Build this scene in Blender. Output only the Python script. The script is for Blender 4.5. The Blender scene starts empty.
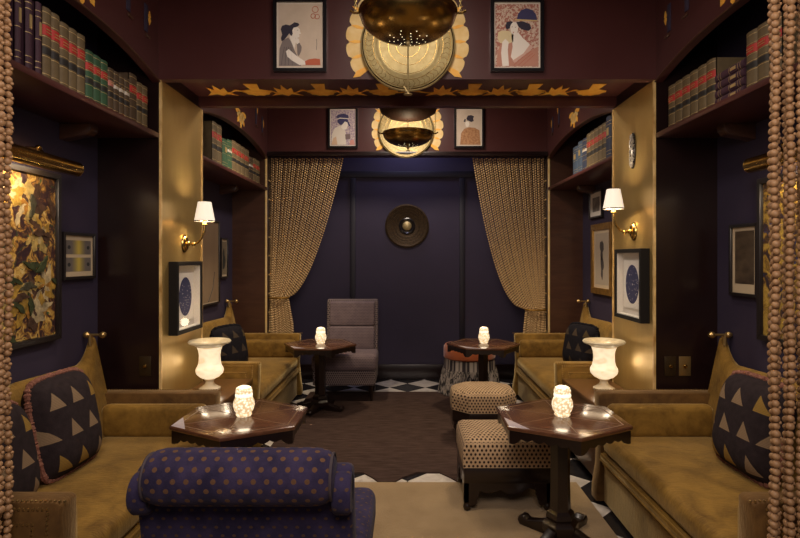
import bpy, bmesh, math, random
from mathutils import Vector, Matrix
random.seed(7)
PI = math.pi; sin = math.sin; cos = math.cos
S = bpy.context.scene
COL = S.collection
HC = 1.55; F = 550.0; CX = 407.5; CY = 258.0     # camera height and the photograph's perspective
W = 1.63                                          # half width between the pilasters
WX = 2.04                                         # half width between the blue walls
D1, D2, D3, DB = 3.62, 4.35, 6.40, 7.05           # pilaster front / back, rear opening, rear wall

# ------------------------------------------------------------------ materials
def new_mat(name):
    m = bpy.data.materials.new(name); m.use_nodes = True
    nt = m.node_tree
    return m, nt, nt.nodes['Principled BSDF']
def math_node(nt, op, a, b=None, c=None):
    n = nt.nodes.new('ShaderNodeMath'); n.operation = op
    for i, s in enumerate((a, b, c)):
        if s is None: continue
        if isinstance(s, (int, float)): n.inputs[i].default_value = s
        else: nt.links.new(s, n.inputs[i])
    return n.outputs[0]
def mixc(nt, fac, a, b):
    n = nt.nodes.new('ShaderNodeMix'); n.data_type = 'RGBA'
    if isinstance(fac, (int, float)): n.inputs[0].default_value = fac
    else: nt.links.new(fac, n.inputs[0])
    for i, s in ((6, a), (7, b)):
        if isinstance(s, tuple): n.inputs[i].default_value = (*s[:3], 1)
        else: nt.links.new(s, n.inputs[i])
    return n.outputs[2]
def coords(nt, kind='Object', scale=(1, 1, 1), rot=(0, 0, 0)):
    tc = nt.nodes.new('ShaderNodeTexCoord'); mp = nt.nodes.new('ShaderNodeMapping')
    mp.inputs['Scale'].default_value = scale; mp.inputs['Rotation'].default_value = rot
    nt.links.new(tc.outputs[kind], mp.inputs[0]); return mp.outputs[0]
def noise(nt, vec, scale, detail=4, rough=.55, dist=0):
    n = nt.nodes.new('ShaderNodeTexNoise')
    n.inputs['Scale'].default_value = scale; n.inputs['Detail'].default_value = detail
    n.inputs['Roughness'].default_value = rough; n.inputs['Distortion'].default_value = dist
    nt.links.new(vec, n.inputs['Vector']); return n.outputs['Fac']
def ramp(nt, fac, stops):
    n = nt.nodes.new('ShaderNodeValToRGB'); e = n.color_ramp.elements
    while len(e) < len(stops): e.new(.5)
    for k, (p, c) in enumerate(stops): e[k].position = p; e[k].color = (*c, 1)
    nt.links.new(fac, n.inputs[0]); return n.outputs[0]
def bump(nt, b, h, strength=.2, dist=.01):
    n = nt.nodes.new('ShaderNodeBump'); n.inputs['Strength'].default_value = strength
    n.inputs['Distance'].default_value = dist
    nt.links.new(h, n.inputs['Height']); nt.links.new(n.outputs[0], b.inputs['Normal'])
def mat(name, c, rough=.5, metal=0., c2=None, scale=6, stretch=(1, 1, 1), bmp=0, bscale=60, spec=.5, sheen=0, coat=0, detail=4):
    m, nt, b = new_mat(name)
    b.inputs['Roughness'].default_value = rough; b.inputs['Metallic'].default_value = metal
    b.inputs['Specular IOR Level'].default_value = spec
    b.inputs['Sheen Weight'].default_value = sheen
    b.inputs['Coat Weight'].default_value = coat; b.inputs['Coat Roughness'].default_value = .12
    b.inputs['Base Color'].default_value = (*c, 1)
    v = coords(nt, 'Object', stretch)
    if c2:
        f = noise(nt, v, scale, detail)
        nt.links.new(ramp(nt, f, [(.3, c), (.7, c2)]), b.inputs['Base Color'])
    if bmp:
        bump(nt, b, noise(nt, v, bscale, 3), bmp)
    return m
def emis(name, c, strength, base=(.8, .8, .8), rough=.5):
    m, nt, b = new_mat(name)
    b.inputs['Base Color'].default_value = (*base, 1); b.inputs['Roughness'].default_value = rough
    b.inputs['Emission Color'].default_value = (*c, 1); b.inputs['Emission Strength'].default_value = strength
    return m
def uv_cells(nt, fx, fy, stagger=.5):
    tc = nt.nodes.new('ShaderNodeTexCoord'); sp = nt.nodes.new('ShaderNodeSeparateXYZ')
    nt.links.new(tc.outputs['UV'], sp.inputs[0])
    x = math_node(nt, 'MULTIPLY', sp.outputs[0], fx); y = math_node(nt, 'MULTIPLY', sp.outputs[1], fy)
    row = math_node(nt, 'FLOOR', y)
    par = math_node(nt, 'FLOORED_MODULO', row, 2)
    x2 = math_node(nt, 'ADD', x, math_node(nt, 'MULTIPLY', par, stagger))
    return (math_node(nt, 'SUBTRACT', math_node(nt, 'FRACT', x2), .5), math_node(nt, 'SUBTRACT', math_node(nt, 'FRACT', y), .5),
            math_node(nt, 'FLOOR', x2), row)
def dots_mat(name, ground, ground2, dot, fx, fy, r, rough=.9, sheen=.04, asp=1.0):
    m, nt, b = new_mat(name)
    b.inputs['Roughness'].default_value = rough; b.inputs['Sheen Weight'].default_value = sheen
    b.inputs['Specular IOR Level'].default_value = .2
    x, y, cx, cy = uv_cells(nt, fx, fy)
    d = math_node(nt, 'SQRT', math_node(nt, 'ADD', math_node(nt, 'POWER', x, 2), math_node(nt, 'POWER', math_node(nt, 'MULTIPLY', y, asp), 2)))
    mask = math_node(nt, 'LESS_THAN', d, r)
    g = ramp(nt, noise(nt, coords(nt), 14, 5), [(.35, ground), (.65, ground2)])
    nt.links.new(mixc(nt, mask, g, dot), b.inputs['Base Color'])
    bump(nt, b, math_node(nt, 'SUBTRACT', noise(nt, coords(nt), 180, 2), math_node(nt, 'MULTIPLY', mask, -.8)), .25, .004)
    return m
def triangles_mat(name, ground, ta, tb, f=2.2):
    m, nt, b = new_mat(name)
    b.inputs['Roughness'].default_value = .95
    b.inputs['Specular IOR Level'].default_value = .1
    x, y, cx, cy = uv_cells(nt, f, f * 1.05)
    cm = nt.nodes.new('ShaderNodeCombineXYZ'); nt.links.new(cx, cm.inputs[0]); nt.links.new(cy, cm.inputs[1])
    wn = nt.nodes.new('ShaderNodeTexWhiteNoise'); wn.noise_dimensions = '2D'; nt.links.new(cm.outputs[0], wn.inputs['Vector'])
    sc = nt.nodes.new('ShaderNodeSeparateColor'); nt.links.new(wn.outputs['Color'], sc.inputs[0])
    xs = math_node(nt, 'ADD', x, math_node(nt, 'MULTIPLY', math_node(nt, 'SUBTRACT', sc.outputs[1], .5), .25))
    sl = math_node(nt, 'ADD', xs, math_node(nt, 'MULTIPLY', y, math_node(nt, 'SUBTRACT', sc.outputs[2], .5)))
    lim = math_node(nt, 'MULTIPLY', math_node(nt, 'SUBTRACT', .3, y), .55)
    inside = math_node(nt, 'MULTIPLY', math_node(nt, 'LESS_THAN', math_node(nt, 'ABSOLUTE', sl), lim), math_node(nt, 'GREATER_THAN', y, -.26))
    g = ramp(nt, noise(nt, coords(nt), 30, 4), [(.3, ground), (.7, tuple(k * 1.5 for k in ground))])
    tri = mixc(nt, math_node(nt, 'GREATER_THAN', wn.outputs['Value'], .72), ta, tb)
    st = math_node(nt, 'GREATER_THAN', math_node(nt, 'SINE', math_node(nt, 'MULTIPLY', y, 130)), -.75)
    tri = mixc(nt, st, tuple(k * .55 for k in ta), tri)
    nt.links.new(mixc(nt, inside, g, tri), b.inputs['Base Color'])
    bump(nt, b, math_node(nt, 'ADD', noise(nt, coords(nt), 120, 3), inside), .3, .004)
    return m
def checker_mat():
    m, nt, b = new_mat('tile')
    v = coords(nt, 'Object', (1, 1, 1), (0, 0, PI / 4))
    ck = nt.nodes.new('ShaderNodeTexChecker'); ck.inputs['Scale'].default_value = 1 / .3
    nt.links.new(v, ck.inputs['Vector'])
    n = noise(nt, v, 9, 6, .6, 1.2)
    lt = ramp(nt, n, [(.3, (.42, .37, .33)), (.6, (.62, .57, .52))])
    dk = ramp(nt, n, [(.3, (.008, .008, .010)), (.7, (.022, .020, .022))])
    nt.links.new(mixc(nt, ck.outputs['Fac'], lt, dk), b.inputs['Base Color'])
    b.inputs['Roughness'].default_value = .25
    return m
def wood_mat(name, a, b2, rough=.3, stretch=(2, 14, 14), coat=.3):
    m, nt, b = new_mat(name)
    n = noise(nt, coords(nt, 'Object', stretch), 3, 6, .6, .8)
    nt.links.new(ramp(nt, n, [(.25, a), (.75, b2)]), b.inputs['Base Color'])
    b.inputs['Roughness'].default_value = rough; b.inputs['Coat Weight'].default_value = coat
    b.inputs['Coat Roughness'].default_value = .15
    return m
def velvet_mat(name, a, b2, sheen_tint):
    m, nt, b = new_mat(name)
    v = coords(nt)
    n = noise(nt, v, 5, 5, .65, .6)
    n2 = noise(nt, coords(nt, 'Object', (1, 6, 1)), 22, 3)
    f = math_node(nt, 'ADD', math_node(nt, 'MULTIPLY', n, .75), math_node(nt, 'MULTIPLY', n2, .25))
    nt.links.new(ramp(nt, f, [(.36, a), (.62, b2)]), b.inputs['Base Color'])
    b.inputs['Roughness'].default_value = .75; b.inputs['Sheen Weight'].default_value = .6
    b.inputs['Sheen Tint'].default_value = (*sheen_tint, 1); b.inputs['Sheen Roughness'].default_value = .35
    b.inputs['Specular IOR Level'].default_value = .25
    bump(nt, b, math_node(nt, 'ADD', noise(nt, v, 260, 2), math_node(nt, 'MULTIPLY', n2, 2.5)), .25, .004)
    return m
def flowers_mat(name, seed, cols, scale=3.2):
    """the big still-life canvases: swirling petals on a dark ground"""
    m, nt, b = new_mat(name)
    v = coords(nt); mp = v.node; mp.inputs['Location'].default_value = (seed, seed * 1.7, seed * .6)
    n = nt.nodes.new('ShaderNodeTexNoise'); n.inputs['Scale'].default_value = 6; n.inputs['Detail'].default_value = 3
    nt.links.new(v, n.inputs['Vector'])
    ad = nt.nodes.new('ShaderNodeVectorMath'); ad.operation = 'MULTIPLY_ADD'; ad.inputs[1].default_value = (.35, .35, .35)
    nt.links.new(n.outputs['Color'], ad.inputs[0]); nt.links.new(v, ad.inputs[2])
    f1 = noise(nt, ad.outputs[0], scale * 2.2, 5, .6, 2.0)
    c = ramp(nt, f1, [(.40, cols[0]), (.47, cols[1]), (.53, cols[2]), (.60, cols[3]), (.70, cols[4])])
    f2 = noise(nt, ad.outputs[0], 9, 4, .6, 2.5)
    c = mixc(nt, math_node(nt, 'GREATER_THAN', f2, .64), c, cols[5])
    nt.links.new(c, b.inputs['Base Color']); b.inputs['Roughness'].default_value = .45
    bump(nt, b, f2, .3, .004)
    return m

M = {}
M['brown'] = mat('brown_paint', (.062, .0175, .0165), .36, c2=(.072, .021, .020), scale=3, coat=.15)
M['brown_dk'] = mat('brown_dark', (.009, .0032, .0032), .3, c2=(.013, .0045, .0045), scale=4, coat=.2)
M['brown_wood'] = wood_mat('brown_wood', (.048, .019, .011), (.085, .036, .020), .34, (1, 1, 6))
M['blue'] = mat('blue_wall', (.030, .022, .050), .7, c2=(.036, .026, .058), scale=2.5, bmp=.05)
M['blue_trim'] = mat('blue_trim', (.008, .006, .015), .55)
M['ceiling'] = mat('ceiling_paint', (.05, .03, .03), .8)
M['gold_wall'] = mat('gold_wallpaper', (.44, .30, .10), .34, .62, c2=(.53, .37, .14), scale=5, stretch=(1, 1, .3), bmp=.10, bscale=18)
M['gold_paint'] = mat('gold_leaf_paint', (.86, .40, .040), .45, .10, c2=(.95, .55, .10), scale=18)
M['gold_pale'] = mat('pale_gold_paint', (.74, .50, .18), .5, .15, c2=(.84, .64, .32), scale=14)
M['gold_edge'] = mat('gold_edge', (.90, .66, .30), .4, .1, c2=(.42, .24, .07), scale=14, stretch=(1, 1, .6))
M['tile'] = checker_mat()
M['rug_dk'] = mat('plum_rug_pile', (.042, .026, .022), 1, c2=(.082, .052, .044), scale=7, stretch=(1, 5, 1), bmp=.6, bscale=120, spec=.05)
M['rug_tan'] = mat('tan_rug_pile', (.26, .175, .085), 1, c2=(.36, .25, .13), scale=4, bmp=.6, bscale=140, spec=.1, sheen=.2)
M['velvet'] = velvet_mat('gold_velvet', (.105, .052, .007), (.27, .150, .026), (.95, .72, .35))
M['velvet_shaded'] = velvet_mat('shaded_gold_velvet', (.065, .030, .008), (.15, .076, .020), (.9, .65, .35))  # gold velvet darkened in colour for the dimmer light on the near arms
M['nail'] = mat('nailhead_brass', (.50, .34, .14), .3, .9)
M['brass'] = mat('brass', (.60, .40, .13), .22, 1., c2=(.45, .28, .08), scale=9)
M['brass_lt'] = mat('pale_brass', (.52, .42, .21), .5, .7, c2=(.42, .32, .14), scale=30, bmp=.25, bscale=55)
M['bronze'] = mat('dark_bronze', (.36, .23, .07), .25, 1., c2=(.26, .155, .045), scale=5)
M['bronze_dull'] = mat('dull_bronze', (.070, .040, .014), .5, .6, c2=(.022, .013, .006), scale=40, bmp=.4, bscale=60)
M['black'] = mat('black_lacquer', (.010, .009, .011), .25, coat=.3)
M['dark_frame'] = mat('dark_frame', (.015, .011, .011), .35)
M['box_frame'] = mat('box_frame', (.008, .0065, .006), .65, spec=.25)
M['gilt_frame'] = mat('gilt_frame', (.46, .26, .055), .35, .7, c2=(.25, .13, .03), scale=22)
M['wood_dk'] = wood_mat('dark_carved_wood', (.007, .0032, .0024), (.016, .007, .005), .3)
M['wood_top'] = wood_mat('polished_table_wood', (.070, .027, .014), (.150, .062, .030), .22, (3, 12, 12), .5)
M['inlay'] = mat('inlay', (.20, .12, .07), .3)
M['pearl'] = mat('mother_of_pearl', (.42, .36, .42), .2, c2=(.62, .56, .58), scale=10)
M['table_wood'] = wood_mat('side_table_wood', (.10, .046, .016), (.17, .082, .030), .3, (10, 2, 10))
M['cream_dots'] = dots_mat('cream_dotted_fabric', (.44, .30, .175), (.53, .37, .225), (.030, .014, .010), 38, 42, .27, asp=.8)
M['purple_dots'] = dots_mat('purple_dotted_velvet', (.020, .016, .044), (.044, .033, .082), (.125, .064, .036), 24, 28, .20, asp=.85)
M['purple_small'] = dots_mat('purple_small_dots', (.020, .016, .046), (.040, .030, .078), (.085, .048, .034), 26, 32, .17)
M['mauve'] = dots_mat('mauve_woven_fabric', (.17, .125, .135), (.22, .165, .17), (.075, .055, .075), 60, 60, .30)
M['mauve_trim'] = dots_mat('mauve_checked_trim', (.23, .18, .17), (.26, .20, .19), (.03, .022, .03), 45, 45, .36)
M['chair_piping'] = mat('chair_piping', (.06, .045, .055), .8)
M['pillow'] = triangles_mat('triangle_pillow', (.022, .016, .018), (.26, .18, .11), (.30, .18, .035), 3.1)
M['pillow_dk'] = triangles_mat('triangle_pillow_dark', (.010, .009, .012), (.07, .05, .035), (.08, .055, .025), 3.0)
M['fringe'] = mat('rose_fringe', (.17, .06, .042), 1, c2=(.29, .13, .09), scale=60, bmp=.8, bscale=90)
M['bead'] = mat('wood_bead', (.28, .150, .068), .5, c2=(.42, .245, .12), scale=60, detail=2)
M['bead_far'] = mat('straw_bead', (.50, .32, .14), .40, c2=(.68, .48, .25), scale=40, detail=2)
M['strand'] = mat('strand_cord', (.16, .08, .04), .9)
M['shade'] = emis('lamp_shade', (1, .84, .66), .6, (.9, .85, .75))
M['shade_trim'] = mat('shade_trim', (.06, .05, .04), .6)
M['alabaster'] = None
M['switch_dk'] = mat('aged_brass_plate', (.055, .035, .015), .4, .6)
M['switch_lt'] = mat('brass_switch_plate', (.30, .20, .08), .35, .7)
M['white_mat'] = mat('picture_mat', (.74, .70, .64), .8)
M['cream_mat'] = mat('cream_mat', (.55, .44, .30), .8)
M['paper'] = mat('aged_paper', (.58, .47, .37), .8, c2=(.68, .56, .45), scale=8)
M['orange'] = mat('orange_velvet', (.42, .085, .018), .8, sheen=.4, c2=(.50, .12, .03), scale=8)

def alabaster():
    m, nt, b = new_mat('alabaster')
    v = coords(nt)
    n = noise(nt, coords(nt, 'Object', (1, 1, 2.5)), 7, 5, .6, 1.5)
    c = ramp(nt, n, [(.3, (.52, .40, .22)), (.65, (.72, .62, .42))])
    nt.links.new(c, b.inputs['Base Color']); nt.links.new(c, b.inputs['Emission Color'])
    b.inputs['Emission Strength'].default_value = .12
    b.inputs['Roughness'].default_value = .3
    return m
M['alabaster'] = alabaster()
M['alabaster_foot'] = mat('alabaster_foot', (.72, .60, .40), .3, c2=(.85, .76, .58), scale=9)
def alab_glow():
    m, nt, b = new_mat('lit_alabaster')
    n = noise(nt, coords(nt, 'Object', (1, 1, 2.5)), 7, 5, .6, 1.5)
    c = ramp(nt, n, [(.3, (.55, .36, .17)), (.5, (1., .78, .50)), (.68, (.62, .48, .30))])
    b.inputs['Base Color'].default_value = (.9, .82, .68, 1)
    nt.links.new(c, b.inputs['Emission Color']); b.inputs['Emission Strength'].default_value = .85
    return m
M['alabaster_lit'] = alab_glow()
def candle_glass():
    m, nt, b = new_mat('cut_glass_lit')
    v = coords(nt)
    vo = nt.nodes.new('ShaderNodeTexVoronoi'); vo.inputs['Scale'].default_value = 75; nt.links.new(v, vo.inputs['Vector'])
    c = ramp(nt, vo.outputs['Distance'], [(.15, (1., .86, .62)), (.6, (.42, .27, .12))])
    b.inputs['Base Color'].default_value = (.75, .68, .55, 1); b.inputs['Roughness'].default_value = .15
    nt.links.new(c, b.inputs['Emission Color']); b.inputs['Emission Strength'].default_value = 1.3
    bump(nt, b, vo.outputs['Distance'], .8, .01)
    return m
M['cut_glass'] = candle_glass()
M['candle_core'] = emis('glowing_glass', (1., .84, .58), 1.2)
M['bulb'] = emis('bulb', (1., .80, .5), 25)
M['pinhole'] = emis('pierced_hole_light', (1., .82, .5), 1.6)
M['tube_light'] = emis('picture_light_tube', (1., .82, .55), 14)
M['glass'] = None
def pane():
    m, nt, b = new_mat('picture_glass')
    out = nt.nodes['Material Output']
    t = nt.nodes.new('ShaderNodeBsdfTransparent'); g = nt.nodes.new('ShaderNodeBsdfGlossy'); g.inputs['Roughness'].default_value = .02
    mx = nt.nodes.new('ShaderNodeMixShader')
    mx.inputs[0].default_value = .05; nt.links.new(t.outputs[0], mx.inputs[1]); nt.links.new(g.outputs[0], mx.inputs[2])
    nt.links.new(mx.outputs[0], out.inputs[0]); return m
M['glass'] = pane()
_flat = {}
def flat(c, rough=.75, metal=0):
    k = (tuple(round(x, 3) for x in c), rough, metal)
    if k not in _flat: _flat[k] = mat('paint_%d' % len(_flat), c, rough, metal)
    return _flat[k]

# ------------------------------------------------------------------ mesh building
class MB:
    def __init__(s): s.v = []; s.f = []; s.mi = []; s.uv = {}; s.m = 0
    def add(s, vs, fs, uvs=None):
        o = len(s.v); s.v += [tuple(p) for p in vs]
        for k, f in enumerate(fs):
            if uvs: s.uv[len(s.f)] = uvs[k]
            s.f.append(tuple(o + i for i in f)); s.mi.append(s.m)
    def box(s, x0, x1, y0, y1, z0, z1, bev=0, seg=2):
        bm = bmesh.new(); bmesh.ops.create_cube(bm, size=1)
        for v in bm.verts:
            v.co = Vector(((x0 + x1) / 2 + v.co.x * (x1 - x0), (y0 + y1) / 2 + v.co.y * (y1 - y0), (z0 + z1) / 2 + v.co.z * (z1 - z0)))
        if bev: bmesh.ops.bevel(bm, geom=list(bm.edges), offset=bev, segments=seg, profile=.5, affect='EDGES')
        s.from_bm(bm)
    def from_bm(s, bm):
        bm.verts.index_update(); s.add([v.co for v in bm.verts], [[v.index for v in f.verts] for f in bm.faces]); bm.free()
    def prism(s, poly, fn, a, b, bev=0, seg=2):
        """poly of (p,q) swept from a to b; fn(p,q,t) -> xyz"""
        bm = bmesh.new()
        lo = [bm.verts.new(fn(p, q, a)) for p, q in poly]; hi = [bm.verts.new(fn(p, q, b)) for p, q in poly]
        n = len(poly); bm.faces.new(lo); bm.faces.new(hi[::-1])
        for i in range(n): bm.faces.new((lo[i], hi[i], hi[(i + 1) % n], lo[(i + 1) % n]))
        if bev:
            bmesh.ops.recalc_face_normals(bm, faces=bm.faces)
            ed = [e for e in bm.edges if e.calc_face_angle(0) > .6]
            bmesh.ops.bevel(bm, geom=ed, offset=bev, segments=seg, profile=.5, affect='EDGES')
        s.from_bm(bm)
    def lathe(s, prof, c=(0, 0, 0), n=32, axis='z', cap=True):
        vs = []; fs = []
        for r, h in prof:
            for k in range(n):
                a = 2 * PI * k / n; x, y, z = r * cos(a), r * sin(a), h
                if axis == 'y': x, y, z = x, h, y
                if axis == 'x': x, y, z = h, x, y
                vs.append((c[0] + x, c[1] + y, c[2] + z))
        for i in range(len(prof) - 1):
            for k in range(n): fs.append((i * n + k, i * n + (k + 1) % n, (i + 1) * n + (k + 1) % n, (i + 1) * n + k))
        if cap:
            if prof[0][0] > 1e-5: fs.append(tuple(range(n)))
            if prof[-1][0] > 1e-5: fs.append(tuple((len(prof) - 1) * n + k for k in range(n)))
        s.add(vs, fs)
    def tube(s, pts, r, n=8, closed=False):
        pts = [Vector(p) for p in pts]; N = len(pts); vs = []; fs = []
        up = Vector((0, 0, 1)); prev = None
        for i, p in enumerate(pts):
            if closed: t = pts[(i + 1) % N] - pts[i - 1]
            else: t = pts[min(i + 1, N - 1)] - pts[max(i - 1, 0)]
            t.normalize()
            if prev is None:
                a = t.cross(up)
                if a.length < .05: a = t.cross(Vector((1, 0, 0)))
            else: a = prev - t * prev.dot(t)
            a.normalize(); prev = a; b = t.cross(a)
            rr = r[i] if isinstance(r, (list, tuple)) else r
            for k in range(n): vs.append(p + (a * cos(2 * PI * k / n) + b * sin(2 * PI * k / n)) * rr)
        for i in range(N if closed else N - 1):
            j = (i + 1) % N
            for k in range(n): fs.append((i * n + k, i * n + (k + 1) % n, j * n + (k + 1) % n, j * n + k))
        if not closed: fs.append(tuple(range(n))); fs.append(tuple((N - 1) * n + k for k in range(n)))
        s.add(vs, fs)
    def ball(s, c, r, n=10, m=6, sc=(1, 1, 1)):
        vs = [(c[0], c[1], c[2] - r * sc[2])]
        for i in range(1, m):
            t = -PI / 2 + PI * i / m
            for k in range(n):
                a = 2 * PI * k / n; vs.append((c[0] + r * sc[0] * cos(t) * cos(a), c[1] + r * sc[1] * cos(t) * sin(a), c[2] + r * sc[2] * sin(t)))
        vs.append((c[0], c[1], c[2] + r * sc[2])); L = len(vs) - 1; fs = []
        for k in range(n):
            fs.append((0, 1 + (k + 1) % n, 1 + k)); fs.append((L, 1 + (m - 2) * n + k, 1 + (m - 2) * n + (k + 1) % n))
        for i in range(m - 2):
            for k in range(n): fs.append((1 + i * n + k, 1 + i * n + (k + 1) % n, 1 + (i + 1) * n + (k + 1) % n, 1 + (i + 1) * n + k))
        s.add(vs, fs)
    def poly(s, pts): s.add(pts, [tuple(range(len(pts)))])
    def plate(s, poly, fn, t0, t1): s.prism(poly, fn, t0, t1)
    def build(s, name, mats, parent=None, loc=(0, 0, 0), boxuv=False, sharp=40, rot=(0, 0, 0), rec=True):
        me = bpy.data.meshes.new(name); me.from_pydata(s.v, [], s.f)
        if not isinstance(mats, (list, tuple)): mats = [mats]
        for m in mats: me.materials.append(M[m] if isinstance(m, str) else m)
        me.polygons.foreach_set('material_index', s.mi)
        if s.uv or boxuv:
            ul = me.uv_layers.new(name='UVMap')
            for p in me.polygons:
                if p.index in s.uv:
                    for li, uv in zip(p.loop_indices, s.uv[p.index]): ul.data[li].uv = uv
                elif boxuv:
                    nx, ny, nz = (abs(q) for q in p.normal)
                    for li in p.loop_indices:
                        co = me.vertices[me.loops[li].vertex_index].co
                        ul.data[li].uv = (co.y, co.z) if nx >= ny and nx >= nz else ((co.x, co.z) if ny >= nz else (co.x, co.y))
        if rec:
            bm = bmesh.new(); bm.from_mesh(me)
            bmesh.ops.recalc_face_normals(bm, faces=bm.faces)
            for f in bm.faces: f.smooth = True
            lim = math.radians(sharp)
            for e in bm.edges:
                e.smooth = not (len(e.link_faces) == 2 and e.calc_face_angle(0) > lim)
            bm.to_mesh(me); bm.free()
        else:
            me.polygons.foreach_set('use_smooth', [True] * len(me.polygons))
        me.update()
        o = bpy.data.objects.new(name, me); COL.objects.link(o); o.location = loc; o.rotation_euler = rot
        if parent: o.parent = parent
        return o
def tag(o, label=None, cat=None, group=None, kind=None):
    if label: o['label'] = label
    if cat: o['category'] = cat
    if group: o['group'] = group
    if kind: o['kind'] = kind
    return o
def thing(name, label, cat, loc=(0, 0, 0), rz=0, group=None, rx=0):
    o = bpy.data.objects.new(name, None); COL.objects.link(o); o.empty_display_size = .1
    o.location = loc; o.rotation_euler = (rx, 0, rz)
    return tag(o, label, cat, group)
def struct(mb, name, m, **k): return tag(mb.build(name, m, **k), kind='structure')
def dup(root, loc, rz=None, label=None):
    r = root.copy(); COL.objects.link(r); r.location = loc
    if rz is not None: r.rotation_euler[2] = rz
    if label: r['label'] = label
    def rec(src, dst):
        for ch in list(src.children):
            c = ch.copy(); COL.objects.link(c); c.parent = dst; rec(ch, c)
    rec(root, r)
    return r
def arc(cx, cy, r, a0, a1, n): return [(cx + r * cos(a0 + (a1 - a0) * i / n), cy + r * sin(a0 + (a1 - a0) * i / n)) for i in range(n + 1)]
XZ = lambda p, q, t: (p, t, q)          # polygons standing in the xz plane, swept along y
YZ = lambda p, q, t: (t, p, q)
XY = lambda p, q, t: (p, q, t)

# ------------------------------------------------------------------ the setting
b = MB(); b.box(-2.6, 2.6, -1.2, 7.2, -.1, 0); struct(b, 'floor', 'tile')
b = MB(); b.box(-2.2, 2.2, -1.2, 7.2, 3.6, 3.7); struct(b, 'ceiling', 'ceiling')
for s, nm in ((-1, 'wall_left'), (1, 'wall_right')):
    b = MB(); x0, x1 = sorted((s * WX, s * (WX + .12))); b.box(x0, x1, -1.2, DB, 0, 3.6); struct(b, nm, 'blue')
b = MB(); b.box(-2.2, 2.2, DB, DB + .12, 0, 3.6)
wb = struct(b, 'wall_back', 'blue')
b = MB()
for x in (-.70, .70): b.box(x - .035, x + .035, DB - .018, DB - .001, .19, 2.58, .006)
b.box(-2.03, 2.03, DB - .02, DB - .001, 2.58, 2.66, .006)
struct(b, 'trim_1', 'blue_trim')
b = MB(); b.box(-2.03, 2.03, DB - .025, DB - .001, 0, .19, .006); struct(b, 'baseboard_back', 'brown_dk')

n_trim = 2
def trim(mb, m, **k):
    global n_trim
    o = struct(mb, 'trim_%d' % n_trim, m, **k); n_trim += 1; return o
for s in (-1, 1):
    # main pilaster: dark front, gold papered inner face, bright corner edge
    b = MB(); x0, x1 = sorted((s * W, s * WX)); b.box(x0, x1, D1, D2, 0, 3.6)
    p = trim(b, 'brown_dk')
    g = MB(); x0, x1 = sorted((s * (W - .004), s * (W + .0))); g.box(x0, x1, D1 + .02, D2 - .012, .0, 2.725); g.build('gold_panel', 'gold_wall', p)
    g = MB()
    for yy in (D1 - .003, D2 - .014):
        z = .0; k = 0
        while z < 2.72:
            h = min(.14, 2.72 - z)
            pr = [(yy, z), (yy + .014, z), (yy + .018, z + h * .5), (yy + .014, z + h), (yy, z + h)]
            g.prism(pr, YZ, s * (W - .011), s * (W + .004 if yy < 4 else W - .0005)); z += .14
    g.build('gold_edge_strip', 'gold_edge', p)
    # front panel moulding on the dark face
    # rear pilaster
    b = MB(); x0, x1 = sorted((s * W, s * WX)); b.box(x0, x1, D3, D3 + .16, 0, 3.6)
    p = trim(b, 'brown_wood')
    g = MB(); g.box(s * (W + .015) - .012, s * (W + .015) + .012, D3 - .008, D3, 0, 2.74, .003)
    g.build('corner_bead', 'gold_pale', p)
    g = MB(); g.box(*sorted((s * (W - .006), s * W)), D3 + .02, D3 + .15, .02, 2.74)
    g.build('jamb_panel', 'brown_dk', p)
    g = MB()
    for k in range(11): g.box(*sorted((s * (W - .012), s * (W - .005))), D3 + .03, D3 + .13, .25 + .22 * k, .262 + .22 * k)
    g.build('ledge', 'gold_pale', p)
# headers and soffits
b = MB(); b.box(-W, W, D1 - .02, D1 + .05, 2.72, 3.6); hdr = trim(b, 'brown')
b = MB(); b.box(-W, W, D1 + .05, D2 - .06, 2.81, 2.86); sof = trim(b, 'brown')
b = MB(); b.box(-W, W, D2 - .06, D2, 2.735, 3.6); trim(b, 'brown')
b = MB(); b.box(-W, W, D3, D3 + .16, 2.745, 3.6); trim(b, 'brown')
b = MB(); b.box(-W, W, D3 - .03, D3 - .001, 2.735, 2.785, .006); trim(b, 'brown_dk')
b = MB(); b.box(-WX, WX, 1.78, 1.88, 2.9, 3.6); trim(b, 'brown')

# painted frieze on the soffit: flowers, leaves and trailing stems
def frieze():
    b = MB(); z0, z1 = 2.8065, 2.8098
    fn = lambda p, q, t: (p, q, t)
    cy = 4.125; th = [-1.424, -.924, -.432, .26, .70, 1.13]; fa = [-1.14, -.65, -.18, .49, .93, 1.39]
    for x in th:                                   # thistle with spread leaves
        b.plate([(x + 1.2 * p, cy - 1.6 * q) for p, q in ((-.10, -.085), (-.05, -.03), (-.055, .04), (-.02, .005), (0, .075), (.02, .005), (.055, .04), (.05, -.03), (.10, -.085), (.03, -.06), (0, -.09), (-.03, -.06))], fn, z0, z1)
    for x in fa:                                   # fan flower
        pts = [(x - .05, cy - .15), (x - .035, cy - .02)] + [(x - .105 * (1 + .10 * (i % 2)) * cos(PI * i / 12), cy + .01 + .115 * (1 + .14 * (i % 2)) * sin(PI * i / 12)) for i in range(13)] + [(x + .035, cy - .02), (x + .05, cy - .15)]
        b.plate(pts, fn, z0, z1)
    ev = sorted(th + fa)
    for k, (xa, xb) in enumerate(zip(ev, ev[1:])):
        pts = [(xa + .06 + (xb - xa - .12) * t / 10, cy + (.07 if k % 2 else .05) * sin(PI * t / 10) + .05 * cos(PI * t / 5)) for t in range(11)]
        b.plate([(p, q - .003 - .011 * sin(PI * i / 10)) for i, (p, q) in enumerate(pts)] + [(p, q + .003 + .011 * sin(PI * i / 10)) for i, (p, q) in reversed(list(enumerate(pts)))], fn, z0, z1)
    return b
fz = frieze().build('painted_frieze', 'gold_paint', sof)

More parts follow.
